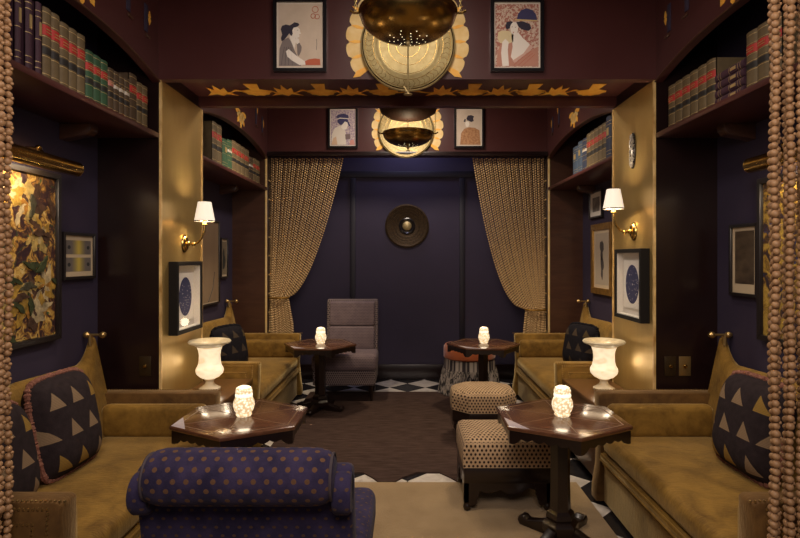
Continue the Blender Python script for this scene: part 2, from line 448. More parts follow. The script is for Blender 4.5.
def scallop(zc, r, yy, parent, n=15):
    b = MB(); a0, a1 = math.radians(-34), math.radians(214)
    pts = []
    for i in range(n):
        c = a0 + (a1 - a0) * (i + .5) / n; w = (a1 - a0) / n
        for j in range(7):
            t = -1 + 2 * j / 6
            rr = r * (1 - .06 + .06 * (1 - t * t) ** .5) if abs(t) < 1 else r * .93
            pts.append((rr * cos(c + w * t / 2), zc + rr * sin(c + w * t / 2)))
    inner = [(.5 * r * cos(a), zc + .5 * r * sin(a)) for a in [a1 + (a0 - a1) * i / 24 for i in range(25)]]
    for i in range(len(pts) - 1):
        a = math.atan2(pts[i][1] - zc, pts[i][0]); c2 = math.atan2(pts[i + 1][1] - zc, pts[i + 1][0])
        q = [pts[i], pts[i + 1], (.5 * r * cos(c2), zc + .5 * r * sin(c2)), (.5 * r * cos(a), zc + .5 * r * sin(a))]
        b.prism(q, XZ, yy - .003, yy)
    o = b.build('scalloped_halo', 'gold_pale', parent)
    g = MB()
    for i in range(0, n + 1):
        c = a0 + (a1 - a0) * i / n; rr = r * (1.06 if i in (0, n, 4, n - 4) else .95)
        w = .035 if i in (0, n) else .02
        q = [(.72 * r * cos(c - w), zc + .72 * r * sin(c - w)), (rr * .9 * cos(c - w * 1.6), zc + rr * .9 * sin(c - w * 1.6)), (rr * cos(c), zc + rr * sin(c)), (rr * .9 * cos(c + w * 1.6), zc + rr * .9 * sin(c + w * 1.6)), (.72 * r * cos(c + w), zc + .72 * r * sin(c + w))]
        g.prism(q, XZ, yy - .0055, yy - .003)
    g.build('halo_ray', 'gold_paint', o)
scallop(2.97, .405, D1 - .02, hdr); 
hdr3 = [o for o in COL.objects if o.name.startswith('trim')][-3]
scallop(3.05, .42, D3, hdr3)

# valances over the shelves, arched below, with slots and gold leaf
def arch_z(t): return 2.705 + .108 * max(0, 1 - abs(t) ** 2.2) 
def valance(s, y0, y1):
    b = MB(); N = 28
    ys = [y0 + (y1 - y0) * i / N for i in range(N + 1)]
    zs = [arch_z(-1 + 2 * i / N) for i in range(N + 1)]
    xa, xb = s * W, s * (W + .05)
    for i in range(N):
        q = [(ys[i], zs[i]), (ys[i + 1], zs[i + 1]), (ys[i + 1], 3.6), (ys[i], 3.6)]
        b.prism(q, YZ, xa, xb)
    p = trim(b, 'brown')
    g = MB(); g.tube([(s * (W - .001), y, z + .004) for y, z in zip(ys, zs)], .006, 6); g.build('edge_bead', 'brown_wood', p)
    ym = (y0 + y1) / 2; fn = YZ; xo = s * (W - .003)
    g = MB(); gd = MB(); h = MB()
    for k in range(-4, 5):                        # leaf spray over the crown of the arch
        a = -PI / 2 + k * .36; L = .17 if k % 2 == 0 else .13
        c = (ym, 2.985)
        q = [(c[0] + .02 * cos(a), c[1] + .02 * sin(a))] + [(c[0] + L * t * cos(a) - w * sin(a), c[1] + L * t * sin(a) + w * cos(a)) for t, w in ((.5, .02), (.85, .022), (1, 0), (.85, -.022), (.5, -.02))]
        (g if k % 2 == 0 else gd).prism(q, fn, s * W, xo)
    g.build('gold_leaf_spray', 'gold_paint', p); gd.build('grey_leaf_spray', 'gold_pale', p)
    for d, z0, z1 in ((.45, 2.99, 3.28), (.665, 2.96, 3.13)):
        for e in (-1, 1):
            y = ym + e * d * (y1 - y0) / 1.72
            h = MB(); h.box(*sorted((s * (W - .006), s * W)), y - .022, y + .022, z0, z1, .002); h.build('slot_panel', 'blue', p)
            zc = (z0 + z1) / 2 + .02
            gg = [(y + .05, zc + .045), (y + .068, zc + .012), (y + .058, zc), (y + .068, zc - .012), (y + .05, zc - .045), (y + .032, zc - .012), (y + .042, zc), (y + .032, zc + .012)]
            m = MB(); m.prism(gg, fn, s * W, xo); m.build('gold_diamond', 'gold_paint', p)
            m = MB(); m.box(*sorted((s * (W - .012), s * W)), y - .01, y + .05, z0 - .03, z0 - .012, .003); m.build('slot_sill', 'brown_wood', p)
for s in (-1, 1):
    valance(s, 1.88, D1); valance(s, D2, D3)

# ------------------------------------------------------------------ shelves
SH = 2.37
def shelf(s, y0, y1, label):
    t = thing('wall_shelf', label, 'shelf', (s * WX, (y0 + y1) / 2, SH), 0, None)
    L = (y1 - y0) / 2; X = lambda v: -s * v
    b = MB(); b.box(*sorted((X(.002), X(WX - W))), -L, L, -.032, 0, .004); b.build('board', 'brown', t)
    for yy in ((L - .36,) if y0 < 3 else (L - .4, -L + .4)):
        q = [(.0, -.032), (.185, -.032), (.185, -.07), (.16, -.095), (.10, -.105), (.0, -.125)]
        b = MB(); b.prism([(X(.002 + p), z) for p, z in q], XZ, yy - .04, yy + .04, .004); b.build('bracket', 'brown_wood', t)
    return t
shelf(-1, 1.95, D1 - .004, 'brown bookshelf on left blue wall above the big lit floral painting')
shelf(1, 1.95, D1 - .004, 'brown bookshelf on right blue wall above the picture behind the bead strands')
shelf(-1, D2 + .004, D3 - .004, 'far left brown bookshelf beyond the gold pilaster, near the rear bead curtain')
shelf(1, D2 + .004, D3 - .004, 'far right brown bookshelf beyond the gold pilaster with blue books at its end')

# ------------------------------------------------------------------ books
COLR = {'tan': (.135, .095, .045), 'brown': (.075, .046, .024), 'green': (.028, .085, .040), 'purple': (.050, .017, .034), 'blue': (.045, .075, .13), 'navy': (.02, .03, .07), 'mint': (.10, .21, .14)}
def book(th, h, dp, col, labels=('red', 'black'), lying=False):
    """spine faces -y; returns part meshes, all standing on z=0"""
    c = COLR[col]; cm = mat('cloth_' + col, c, .7, c2=tuple(k * .8 for k in c), scale=30) if ('cl', col) not in _flat else _flat[('cl', col)]
    _flat[('cl', col)] = cm
    T = (lambda p: (p[2] - h / 2, p[1], p[0] + th / 2)) if lying else (lambda p: p)
    def arcspine(z0, z1, off):
        pr = [(-th / 2 - off * .3, .012)] + [(-(th / 2 + off * .3) * cos(a), .012 - (.012 + off) * sin(a)) for a in [PI * i / 6 for i in range(1, 6)]] + [(th / 2 + off * .3, .012)]
        return pr, z0, z1
    parts = []
    b = MB()
    pr, _, _ = arcspine(0, h, 0)
    b.prism(pr + [(th / 2, .018), (-th / 2, .018)], lambda p, q, t: T((p, q, t)), 0, h)
    for e in (-1, 1):
        x0, x1 = sorted((e * th / 2, e * (th / 2 - .003)))
        b.prism([(x0, .012), (x1, .012), (x1, dp), (x0, dp)], lambda p, q, t: T((p, q, t)), 0, h)
    cov = b
    parts.append(('cover', b, [cm, flat((.50, .36, .16), .45, .4)]))
    b = MB(); b.prism([(-th / 2 + .003, .018), (th / 2 - .003, .018), (th / 2 - .003, dp - .006), (-th / 2 + .003, dp - .006)], lambda p, q, t: T((p, q, t)), .004, h - .004)
    parts.append(('page_block', b, flat((.42, .34, .24))))
    lab = {'red': (.40, .022, .018), 'black': (.014, .012, .012), 'white': (.55, .50, .44), 'pink': (.42, .16, .14)}
    pos = {'red': (.62, .76), 'black': (.36, .46), 'white': (.6, .68), 'pink': (.60, .72)}
    for l in labels:
        a0, a1 = pos[l]; b = MB(); pr, _, _ = arcspine(0, 0, .0012)
        b.prism(pr, lambda p, q, t: T((p, q, t)), a0 * h, a1 * h); parts.append((l + '_spine_label', b, flat(lab[l], .6)))
    b = cov; b.m = 1
    for k in ((.09, .33, .48, .60, .78, .93) if labels else (.12, .2, .5, .8, .88)):
        pr, _, _ = arcspine(0, 0, .0008); b.prism(pr, lambda p, q, t: T((p, q, t)), k * h, (k + .008) * h)
    if not labels:
        b.prism([(-th * .18, -.002), (th * .18, -.002), (th * .18, .002), (-th * .18, .002)], lambda p, q, t: T((p, q, t)), .56 * h, .74 * h)
    else:                                          # lines of lettering too small to read
        for k in (.66, .70): b.prism([(-th * .3, -.0022), (th * .3, -.0022), (th * .3, .002), (-th * .3, .002)], lambda p, q, t: T((p, q, t)), k * h, (k + .012) * h)
    return parts
ORD = ['first', 'second', 'third', 'fourth', 'fifth', 'sixth', 'seventh', 'eighth', 'ninth']
def place_book(parts, label, group, loc, rz):
    root = thing('book', label, 'book', loc, rz, group)
    for nm, mb, m in parts: mb.build(nm, m, root)
    return root
def row(s, y_far, items, where, group, deep=0.04, sign=-1):
    """items from the far end towards the camera: (thickness, height, colour, labels, description)"""
    y = y_far; cnt = {}
    tot = {}
    for it in items: tot[it[4]] = tot.get(it[4], 0) + 1
    for th, h, col, labs, desc in items:
        if desc == 'GAP': y -= th; continue
        y -= th / 2; cnt[desc] = cnt.get(desc, 0) + 1
        lab = (desc + ' on the ' + where) if tot[desc] == 1 else '%s %s from far end of %s' % (ORD[cnt[desc] - 1], desc, where)
        place_book(book(th - .002, h, .2, col, labs), lab, group, (s * (W + deep), y, SH), -s * PI / 2)
        y -= th / 2
def stack(s, yc, n, th, length, col, where, group, deep=.04, labs=()):
    place = ['lowest', 'second from bottom', 'third from bottom', 'topmost'] if n == 4 else ['lower', 'upper']
    for k in range(n):
        place_book(book(th - .001, length, .2, col, labs, True), '%s %s book lying flat %s' % (place[k], {'tan': 'tan', 'purple': 'plum', 'brown': 'brown'}[col], where), group, (s * (W + deep), yc, SH + k * th), -s * PI / 2)
RB = ('red', 'black')
row(-1, 3.55, [(.070, .275, 'tan', RB, 'end tan book with red label')] * 2 + [(.09, .30, 'brown', ('red',), 'broad brown book with red label')] +
    [(.06, .25, 'brown', ('white', 'black'), 'short brown book with pale bands')] * 3 + [(.06, .25, 'brown', ('pink', 'black'), 'short brown book with pink label')] +
    [(.07, .27, 'green', RB, 'green book with red label')] * 3 + [(.006, 0, '', (), 'GAP')] +
    [(.069, .325, 'tan', RB, 'tall tan book with red label')] * 3 + [(.004, 0, '', (), 'GAP')] + [(.061, .34, 'tan', RB, 'tallest tan book with red label')] * 2 + [(.010, 0, '', (), 'GAP')] +
    [(.038, .34, 'purple', (), 'slim plum book next to tan books')] + [(.024, 0, '', (), 'GAP')] + [(.042, .35, 'purple', (), 'broad plum book with gilt lettering')] + [(.028, 0, '', (), 'GAP')] + [(.036, .35, 'purple', (), 'plum book next to the lying books')],
    'left near shelf', 'books on the near left shelf')
stack(-1, 2.205, 2, .05, .22, 'tan', 'at the near end of left shelf behind the bead strands', 'books on the near left shelf')
v = MB(); v.lathe([(.03, 0), (.045, .01), (.055, .06), (.045, .12), (.02, .15), (.022, .19), (.03, .2), (.02, .195)], n=20)
tag(v.build('vase', flat((.06, .16, .10), .25), loc=(-W - .14, 2.25, SH + .101)), 'small green vase on the lying books at the near end of left shelf', 'vase')
row(1, 3.54, [(.090, .275, 'tan', RB, 'tan law book with red label')] * 6 + [(.275, 0, '', (), 'GAP')] + [(.085, .285, 'tan', RB, 'tan book nearer the beads')] * 3, 'near right shelf', 'books on the near right shelf')
stack(1, 2.862, 4, .044, .255, 'purple', 'in stack on near right shelf', 'books on the near right shelf')
row(-1, 6.24, [(.13, .27, 'tan', RB, 'smaller tan book with red label')] * 2 + [(.16, .26, 'brown', ('black', 'white'), 'brown book with dark bands')] + [(.14, .31, 'tan', RB, 'middling tan book with red label')] * 4 +
    [(.13, .29, 'green', ('white',), 'green book with white label'), (.14, .27, 'green', (), 'plain dark green book'), (.02, 0, '', (), 'GAP')] + [(.12, .36, 'tan', RB, 'tall tan book with red label')] * 2, 'far left shelf', 'books on the far left shelf')
row(1, 5.58, [(.17, .29, 'blue', (), 'blue book at the end of the row'), (.13, .31, 'blue', (), 'taller blue book'), (.13, .31, 'navy', ('white',), 'dark blue book with white label')] + [(.10, .33, 'tan', RB, 'pale tan book with red label')] * 5 + [(.12, .36, 'navy', (), 'navy book half behind gold pilaster')], 'far right shelf', 'books on the far right shelf')

# ------------------------------------------------------------------ sofas
def sofa(s, y0, y1, label, arm_m='velvet_shaded'):
    L = y1 - y0
    t = thing('sofa', label, 'sofa', (s * (WX - .005), y0, 0), 0, 'gold velvet sofas along the walls')
    X = lambda v: -s * v
    UZ = lambda p, q, tt: (X(tt), p, q)          # (u, z) swept over v
    VZ = lambda p, q, tt: (X(p), tt, q)          # (v, z) swept over u
    A = .10                                       # thickness of the arm panels
    D = .83
    # base with stepped front rail
    b = MB(); q = [(.02, .02), (D - .03, .02), (D - .03, .26), (D - .012, .275), (D - .005, .31), (D - .03, .335), (.02, .335)]
    b.prism(q, VZ, A * .9, L - A * .9, .006); b.build('base', 'velvet', t)
    for z, v in ((.255, D - .026), (.285, D - .006), (.32, D - .012)):
        b = MB(); b.tube([(X(v), A, z), (X(v), L - A, z)], .006, 6); b.build('piping', 'velvet', t)
    # seat cushion
    b = MB(); b.box(*sorted((X(.15), X(D - .012))), A + .004, L - A - .004, .33, .455, .045, 4); b.build('seat_cushion', 'velvet', t)
    # backrest with swept ends
    n = 40; top = []
    for i in range(n + 1):
        u = i / n; e = abs(2 * u - 1)
        z = .90 + .035 * cos(PI * min(1, e * 1.4)) * (e < .72) + (.02 if e >= .72 else 0) - .055 * (.72 <= e) * 1 + 0
        z = .925 - .018 * max(0, 1 - (e / .04)) - .02 * e + .155 * max(0, (e - .74) / .26) ** 2.2
        top.append((.07 + (L - .14) * u, z))
    b = MB()
    def ring(u, z):
        k = 1 - .5 * max(0, min(1, (z - .915) / .12))
        return [(X(.004), u, .30), (X(.19), u, .30), (X(.165), u, .55), (X(.02 + .10 * k), u, z - .07), (X(.015 + .085 * k), u, z - .02), (X(.012 + .05 * k), u, z), (X(.010 + .02 * k), u, z - .012), (X(.008), u, z - .05)]
    rs = [ring(*p) for p in top]; m = len(rs[0])
    fs = [(i * m + j, i * m + (j + 1) % m, (i + 1) * m + (j + 1) % m, (i + 1) * m + j) for i in range(n) for j in range(m)]
    fs += [tuple(range(m)), tuple(n * m + j for j in range(m))]
    b.add([p for r_ in rs for p in r_], fs); b.build('backrest', 'velvet', t, sharp=60)
    # finials at the raised ends
    for u in (.105, L - .105):
        b = MB(); z = 1.068
        b.tube([(X(.022), u, z), (X(.125), u, z)], .008, 8)
        b.tube([(X(.045), u, z - .07), (X(.045), u, z)], .012, 8)
        for v in (.022, .125):
            b.ball((X(v), u, z), .021, 12, 8)
            b.lathe([(.012, -.02), (.016, -.012), (.012, -.004)] if v > .1 else [(.012, .02), (.016, .012), (.012, .004)], (X(v), u, z), 10, 'x')
        b.build('finial', 'nail', t)
    # arms: upholstered panel with flared front, plus an inner bolster
    for k, (ua, ub, ui) in enumerate(((0, A, 1), (L - A, L, -1))):
        b = MB(); q = [(.01, .02), (D + .02, .02), (D + .018, .10), (D - .004, .24), (D - .012, .40), (D - .004, .56), (D, .69), (D - .02, .70), (.01, .70)]
        b.prism(q, VZ, ua, ub, .010, 2); a = b.build('arm', arm_m, t)
        uo = ua if ui == 1 else ub; so = -ui
        for off in (.022, .075):
            nb = MB()
            path = [(.06, .10), (D - off - .02, .10), (D - off - .03, .25), (D - off - .034, .42), (D - off - .022, .70 - off), (.06, .70 - off)]
            for (p0, z0), (p1, z1) in zip(path[1:], path[2:]):
                d = math.hypot(p1 - p0, z1 - z0); cn = max(1, int(d / .0165))
                for j in range(cn): 
                    f = j / cn; nb.ball((X(p0 + (p1 - p0) * f), uo + so * .001, z0 + (z1 - z0) * f), .0058, 6, 4)
            nb.build('nailhead_trim', 'nail', a)
        nb = MB()
        for j in range(int(D / .0165)):
            nb.ball((X(.03 + j * .0165), ua + .012 if False else (uo - so * .010), .7005), .0058, 6, 4)
        nb.build('nailhead_trim', 'nail', a)
        u1 = (ub + .085) if ui == 1 else (ua - .085)
        b = MB(); r = .055
        lo, hi = sorted(((ub if ui == 1 else ua), u1))
        b.box(*sorted((X(.15), X(D - .035))), lo - .01 if ui == -1 else lo - .0, hi if ui == 1 else hi, .44, .645, .04, 4)
        b.build('arm_bolster', 'velvet', t)
    for v in (.08, D - .08):
        for u in (.05, L - .05):
            b = MB(); b.box(X(v) - .025, X(v) + .025, u - .025, u + .025, 0, .024); b.build('foot', 'wood_dk', t)
    return t
sofa(-1, 1.91, 3.555, 'gold velvet sofa at near left under the lit floral painting')
sofa(1, 1.91, 3.555, 'gold velvet sofa at near right behind the hanging bead strands')
sofa(-1, 4.44, 6.24, 'gold velvet sofa at far left beyond the glowing alabaster lamp', 'velvet')
sofa(1, 4.44, 6.24, 'gold velvet sofa at far right with its arm behind the glowing alabaster lamp', 'velvet')

# ------------------------------------------------------------------ pillows
def pillow(w, h, m, label, loc, rz, rx, ry=0, group='dark cushions with triangle motifs'):
    t = thing('cushion', label, 'cushion', loc, rz, group, rx); t.rotation_euler[1] = ry
    n = 18; b = MB()
    def pt(i, j, sgn):
        a, c = -1 + 2 * i / n, -1 + 2 * j / n
        pin = 1 - .05 * (1 - abs(a)) * 0
        ex = w / 2 * a * (1 - .10 * c ** 4 * abs(a)); ez = h / 2 * c * (1 - .10 * a ** 4 * abs(c))
        th = .10 * ((1 - a ** 4) * (1 - c ** 4)) ** .55
        return (ex, sgn * th, ez + h / 2)
    for sgn in (-1, 1):
        vs = [pt(i, j, sgn) for i in range(n + 1) for j in range(n + 1)]; fs = []; uv = []
        for i in range(n):
            for j in range(n):
                f = (i * (n + 1) + j, (i + 1) * (n + 1) + j, (i + 1) * (n + 1) + j + 1, i * (n + 1) + j + 1)
                fs.append(f); uv.append([((q // (n + 1)) / n, (q % (n + 1)) / n) for q in f])
        b.add(vs, fs, uv)
    b.build('cover', m, t)
    ed = [pt(i, 0, 1) for i in range(n)] + [pt(n, j, 1) for j in range(n)] + [pt(n - i, n, 1) for i in range(n)] + [pt(0, n - j, 1) for j in range(n)]
    fb = MB()
    dense = []
    for i in range(len(ed)):
        p, q = Vector(ed[i]), Vector(ed[(i + 1) % len(ed)])
        for k in range(4): dense.append(p.lerp(q, k / 4))
    fb.tube(dense, [.010 + random.random() * .009 for _ in dense], 7, True)
    fb.build('fringe', 'fringe' if m == 'pillow' else 'pillow_dk', t)
    return t
sx = WX - .012
pillow(.45, .50, 'pillow', 'charcoal triangle cushion with rose fringe on near left sofa, away from beads', (-1.725, 2.84, .457), PI / 2 - .02, -.20)
pillow(.46, .46, 'pillow', 'charcoal triangle cushion half behind the left bead strands', (-1.705, 2.30, .457), PI / 2, -.20)
pillow(.48, .49, 'pillow', 'charcoal triangle cushion on the near right sofa beside the bead strands', (1.705, 2.80, .457), -PI / 2 + .02, -.20, 0)
pillow(.44, .44, 'pillow_dk', 'black patterned cushion on the far left sofa', (-1.68, 5.30, .457), PI / 2 - .35, -.2)
pillow(.44, .44, 'pillow_dk', 'black patterned cushion on the far right sofa behind alabaster lamp', (1.68, 5.45, .457), -PI / 2 + .35, -.2)

# ------------------------------------------------------------------ side tables against the pilasters
for s, side in ((-1, 'left'), (1, 'right')):
    t = thing('side_table', 'low brown wooden table between the two %s sofas holding the alabaster lamp' % side, 'table', (s * (1.43), (3.565 + 4.43) / 2, 0), 0, 'low tables between the sofas')
    h = .58; L = .43
    b = MB(); b.box(-.185, .185, -L, L, h - .035, h, .006); b.build('tabletop', 'table_wood', t)
    b = MB(); b.box(-.165, .165, -L + .02, L - .02, .06, h - .036, .004); b.build('cabinet_body', 'table_wood', t)
    for x in (-.15, .15):
        for y in (-L + .04, L - .04):
            b = MB(); b.box(x - .02, x + .02, y - .02, y + .02, 0, .062); b.build('leg', 'wood_dk', t)

# ------------------------------------------------------------------ hexagonal tables
def hexpts(r, a0=PI / 2): return [(r * cos(a0 + k * PI / 3), r * sin(a0 + k * PI / 3)) for k in range(6)]
def hextable(x, y, label, h=.67, r=.375, rz=0, master=None):
    t = thing('hexagonal_table', label, 'table', (x, y, .0105), rz, 'hexagonal pedestal tables')
    b = MB(); b.prism(hexpts(r), XY, h - .022, h, .006, 2); top = b.build('tabletop', 'wood_top', t)
    b = MB()
    for k in range(6):                            # inlaid rays and border
        a = PI / 2 + k * PI / 3
        d = Vector((cos(a), sin(a))); nrm = Vector((-d.y, d.x)) * .0022
        p0, p1 = d * .03, d * (r - .05)
        b.prism([tuple(p0 + nrm), tuple(p1 + nrm), tuple(p1 - nrm), tuple(p0 - nrm)], XY, h - .001, h + .0006)
    ho, hi = hexpts(r - .045), hexpts(r - .051)
    for k in range(6):
        j = (k + 1) % 6; b.prism([ho[k], ho[j], hi[j], hi[k]], XY, h - .001, h + .0006)
    b.build('inlay', 'inlay', top)
    b = MB(); pts = hexpts(r - .01); c = pts[2]       # pearl corner
    for idx in (2,):
        a, q, cc = Vector(pts[idx - 1]), Vector(pts[idx]), Vector(pts[(idx + 1) % 6])
        b.prism([tuple(q), tuple(q.lerp(a, .42)), tuple(q.lerp(cc, .30))], XY, h - .001, h + .0009)
    b.build('pearl_corner', 'pearl', top)
    ap = MB(); pts = hexpts(r - .012); inn = hexpts(r - .026)
    for k in range(6):                            # scalloped apron
        p, q = Vector(pts[k]), Vector(pts[(k + 1) % 6]); pi, qi = Vector(inn[k]), Vector(inn[(k + 1) % 6]); m = 30
        def dz(f): 
            g = abs(2 * f - 1)
            return .035 + .012 * abs(sin(PI * 6 * f)) + .035 * max(0, (g - .62) / .38)
        for i in range(m):
            f0, f1 = i / m, (i + 1) / m
            a, c, d, e = p.lerp(q, f0), p.lerp(q, f1), pi.lerp(qi, f1), pi.lerp(qi, f0)
            z0, z1 = h - .021 - dz(f0), h - .021 - dz(f1); zt = h - .021
            ap.add([(a.x, a.y, zt), (c.x, c.y, zt), (c.x, c.y, z1), (a.x, a.y, z0), (e.x, e.y, zt), (d.x, d.y, zt), (d.x, d.y, z1), (e.x, e.y, z0)],
                   [(0, 1, 2, 3), (4, 5, 6, 7), (2, 3, 7, 6), (0, 1, 5, 4)] + ([(0, 3, 7, 4)] if i == 0 else []) + ([(1, 2, 6, 5)] if i == m - 1 else []))
    ap.build('apron', 'wood_dk', t)
    b = MB(); n8 = 6
    b.lathe([(.09, h - .022), (.085, h - .05), (.056, h - .07), (.054, .30), (.058, .16), (.075, .145), (.08, .12), (.07, .10)], n=n8); b.build('column', 'wood_dk', t, sharp=25)
    b = MB(); b.lathe([(.095, .04), (.10, .05), (.10, .085), (.085, .10), (.07, .11)], n=6); b.build('plinth', 'wood_dk', t, sharp=25)
    for k in range(3 + 1):
        a = PI / 4 + k * PI / 2; d = Vector((cos(a), sin(a))); nn = Vector((-d.y, d.x)); mb = MB()
        pr = [(.05, .0), (.20, .0), (.245, .0), (.26, .025), (.25, .05), (.225, .055), (.20, .038), (.15, .05), (.05, .085)]
        mb.prism(pr, lambda p, q, tt: (d.x * p + nn.x * tt, d.y * p + nn.y * tt, q), -.032, .032, .006); mb.build('foot', 'wood_dk', t)
    return t
TL = hextable(-.908, 3.03, 'hexagonal dark table at near left with pearl inlay corner and glowing candle glass')
TR = dup(TL, (.842, 3.03, .0105), 0, 'hexagonal dark table at near right beside the dotted stools')
TFL = dup(TL, (-.888, 5.60, .0105), PI / 7, 'hexagonal dark table in front of the mauve armchair at far left')
TFR = dup(TL, (.772, 5.62, .0105), PI / 7, 'hexagonal dark table in front of the orange topped pouf')

# candle glasses
def candle(loc, label):
    t = thing('candle_holder', label, 'candle', loc, 0, 'cut glass candle holders on the tables')
    b = MB(); b.lathe([(.026, 0), (.038, .004), (.044, .012), (.040, .02), (.050, .035), (.057, .06), (.055, .085), (.046, .105), (.044, .12), (.046, .14), (.040, .158), (.024, .166), (.0, .167)], n=28)
    b.build('glass', 'cut_glass', t)
    b = MB(); b.ball((0, 0, .118), .050, 18, 10, (.94, .94, .82)); b.build('glow_dome', 'candle_core', t)
    return t
cz = .6812
c0 = candle((-.898, 3.02, cz), 'glowing cut glass candle on the near left hexagonal table')
dup(c0, (.850, 3.02, cz), None, 'glowing cut glass candle on the near right hexagonal table')
dup(c0, (-.88, 5.58, cz), None, 'glowing cut glass candle on far table before the mauve armchair')
dup(c0, (.778, 5.60, cz), None, 'glowing cut glass candle on far table before the orange pouf')

# ------------------------------------------------------------------ alabaster lamps
def urn(x, y, label):
    t = thing('alabaster_lamp', label, 'lamp', (x, y, .581), 0, 'alabaster urn lamps')
    b = MB(); b.lathe([(.075, 0), (.078, .012), (.060, .022), (.034, .04), (.028, .06), (.034, .072), (.040, .080)], n=32); b.build('foot', 'alabaster_foot', t)
    b = MB(); b.lathe([(.040, .080), (.070, .095), (.094, .120), (.099, .140), (.096, .158), (.084, .178), (.077, .21), (.075, .25), (.079, .285), (.090, .315)], n=36, cap=False); b.build('bowl', 'alabaster_lit', t)
    b = MB(); b.lathe([(.090, .315), (.115, .332), (.145, .342), (.152, .352), (.146, .362), (.12, .358), (.08, .33)], n=36, cap=False); b.build('rim', 'alabaster', t)
    return t
u0 = urn(-1.46, 4.06, 'glowing white alabaster urn lamp on low table at left pilaster')
dup(u0, (1.45, 4.06, .581), None, 'glowing white alabaster urn lamp on low table at right pilaster')

# ------------------------------------------------------------------ stools and pouf
def stool(loc, label, oct_=False, rz=0):
    t = thing('footstool', label, 'stool', loc, rz, 'dotted footstools')
    w, d = .27, .235
    if oct_: c = .13; pl = [(-w, -d + c), (-w + c, -d), (w - c, -d), (w, -d + c), (w, d - c), (w - c, d), (-w + c, d), (-w, d - c)]
    else: pl = [(-w, -d), (w, -d), (w, d), (-w, d)]
    def dens(pp, k=6):
        o = []
        for i in range(len(pp)):
            a, b2 = pp[i], pp[(i + 1) % len(pp)]
            for j in range(k): o.append((a[0] + (b2[0] - a[0]) * j / k, a[1] + (b2[1] - a[1]) * j / k))
        return o
    P = dens(pl, 4 if oct_ else 8); n = len(P); b = MB(); rings = [(1, .262), (1.005, .30), (1.01, .35), (.995, .385), (.95, .412), (.86, .428), (.6, .442), (.3, .449), (.08, .45)]
    vs = [(p * k, q * k, z) for k, z in rings for p, q in P]; fs = [tuple(range(n)), tuple((len(rings) - 1) * n + i for i in range(n))]
    for r in range(len(rings) - 1):
        for i in range(n): fs.append((r * n + i, r * n + (i + 1) % n, (r + 1) * n + (i + 1) % n, (r + 1) * n + i))
    b.add(vs, fs); b.build('cushion', 'cream_dots', t, boxuv=True)
    b = MB(); b.prism([(p * .985, q * .985) for p, q in pl], XY, .165, .262, .006); fr = b.build('frame', 'wood_dk', t)
    for sgn in (-1, 1):                            # carved scalloped apron, front and back, and sides
        m = 36; xs = [-w * .8 + 1.6 * w * i / m for i in range(m + 1)]
        lo = [.166 - .018 - .03 * abs(sin(PI * 2.5 * i / m)) - .025 * (1 - abs(2 * i / m - 1)) for i in range(m + 1)]
        dd = sgn * (d - .022); b = MB()
        for i in range(m):
            b.prism([(xs[i], .167), (xs[i + 1], .167), (xs[i + 1], lo[i + 1]), (xs[i], lo[i])], XZ, dd - .012, dd + .012)
        b.build('carved_apron', 'wood_dk', t); b = MB()
        ys = [-d * .8 + 1.6 * d * i / m for i in range(m + 1)]; ww = sgn * (w - .022)
        for i in range(m):
            b.prism([(ys[i], .167), (ys[i + 1], .167), (ys[i + 1], lo[i + 1]), (ys[i], lo[i])], YZ, ww - .012, ww + .012)
        b.build('carved_apron', 'wood_dk', t)
    for sx_ in (-1, 1):
        for sy_ in (-1, 1):
            b = MB(); k = .80 if oct_ else 1
            cx, cy = sx_ * (w - .055) * k, sy_ * (d - .055) * k
            jag = [(.055, .167), (.052, .15), (.044, .14), (.050, .125), (.040, .112), (.042, .098), (.032, .088), (.034, .072), (.024, .060), (.026, .045), (.018, .034)]
            q = [(-.05, .167)] + [(-.05, .05), (-.045, .03)] + [(p, z) for p, z in reversed(jag)]
            b.prism([(cx - sx_ * p * (1 if True else 1), z) for p, z in q], XZ, cy - .05 if sy_ < 0 else cy + .022, cy - .022 if sy_ < 0 else cy + .05)
            b.prism([(cy - sy_ * p, z) for p, z in q], YZ, cx - .05 if sx_ < 0 else cx + .022, cx - .022 if sx_ < 0 else cx + .05)
            b.lathe([(.010, .05), (.024, .034), (.026, .018), (.018, 0)], (cx + sx_ * .03, cy + sy_ * .03, 0), 10)
            b.build('leg', 'wood_dk', t)
    return t
stool((.61, 3.575, .012), 'square dotted cream footstool on carved legs left of near right table')
stool((.645, 4.74, .012), 'far dotted cream footstool with cut corners between near stool and orange pouf', True)

def skirt_mat():
    m, nt, b = new_mat('black_white_skirt')
    v = coords(nt, 'Object', (1, 1, .35))
    n = noise(nt, v, 38, 4, .6, 1.5)
    nt.links.new(ramp(nt, n, [(.44, (.018, .015, .017)), (.55, (.36, .31, .28))]), b.inputs['Base Color']); b.inputs['Roughness'].default_value = .95
    return m
def stripe_mat():
    m, nt, b = new_mat('striped_band')
    tc = nt.nodes.new('ShaderNodeTexCoord'); sp = nt.nodes.new('ShaderNodeSeparateXYZ'); nt.links.new(tc.outputs['Object'], sp.inputs[0])
    a = math_node(nt, 'ARCTAN2', sp.outputs[1], sp.outputs[0])
    f = math_node(nt, 'SINE', math_node(nt, 'MULTIPLY', a, 34)); f2 = math_node(nt, 'SINE', math_node(nt, 'MULTIPLY', a, 11))
    g = math_node(nt, 'ADD', math_node(nt, 'MULTIPLY', f, .3), math_node(nt, 'MULTIPLY', f2, .3))
    nt.links.new(ramp(nt, math_node(nt, 'ADD', g, .5), [(.35, (.03, .022, .03)), (.7, (.42, .36, .33))]), b.inputs['Base Color']); b.inputs['Roughness'].default_value = .9
    return m
t = thing('pouf', 'round pouf with orange top and fringed black and white skirt behind far right table', 'pouf', (.715, 6.36, .0105), 0)
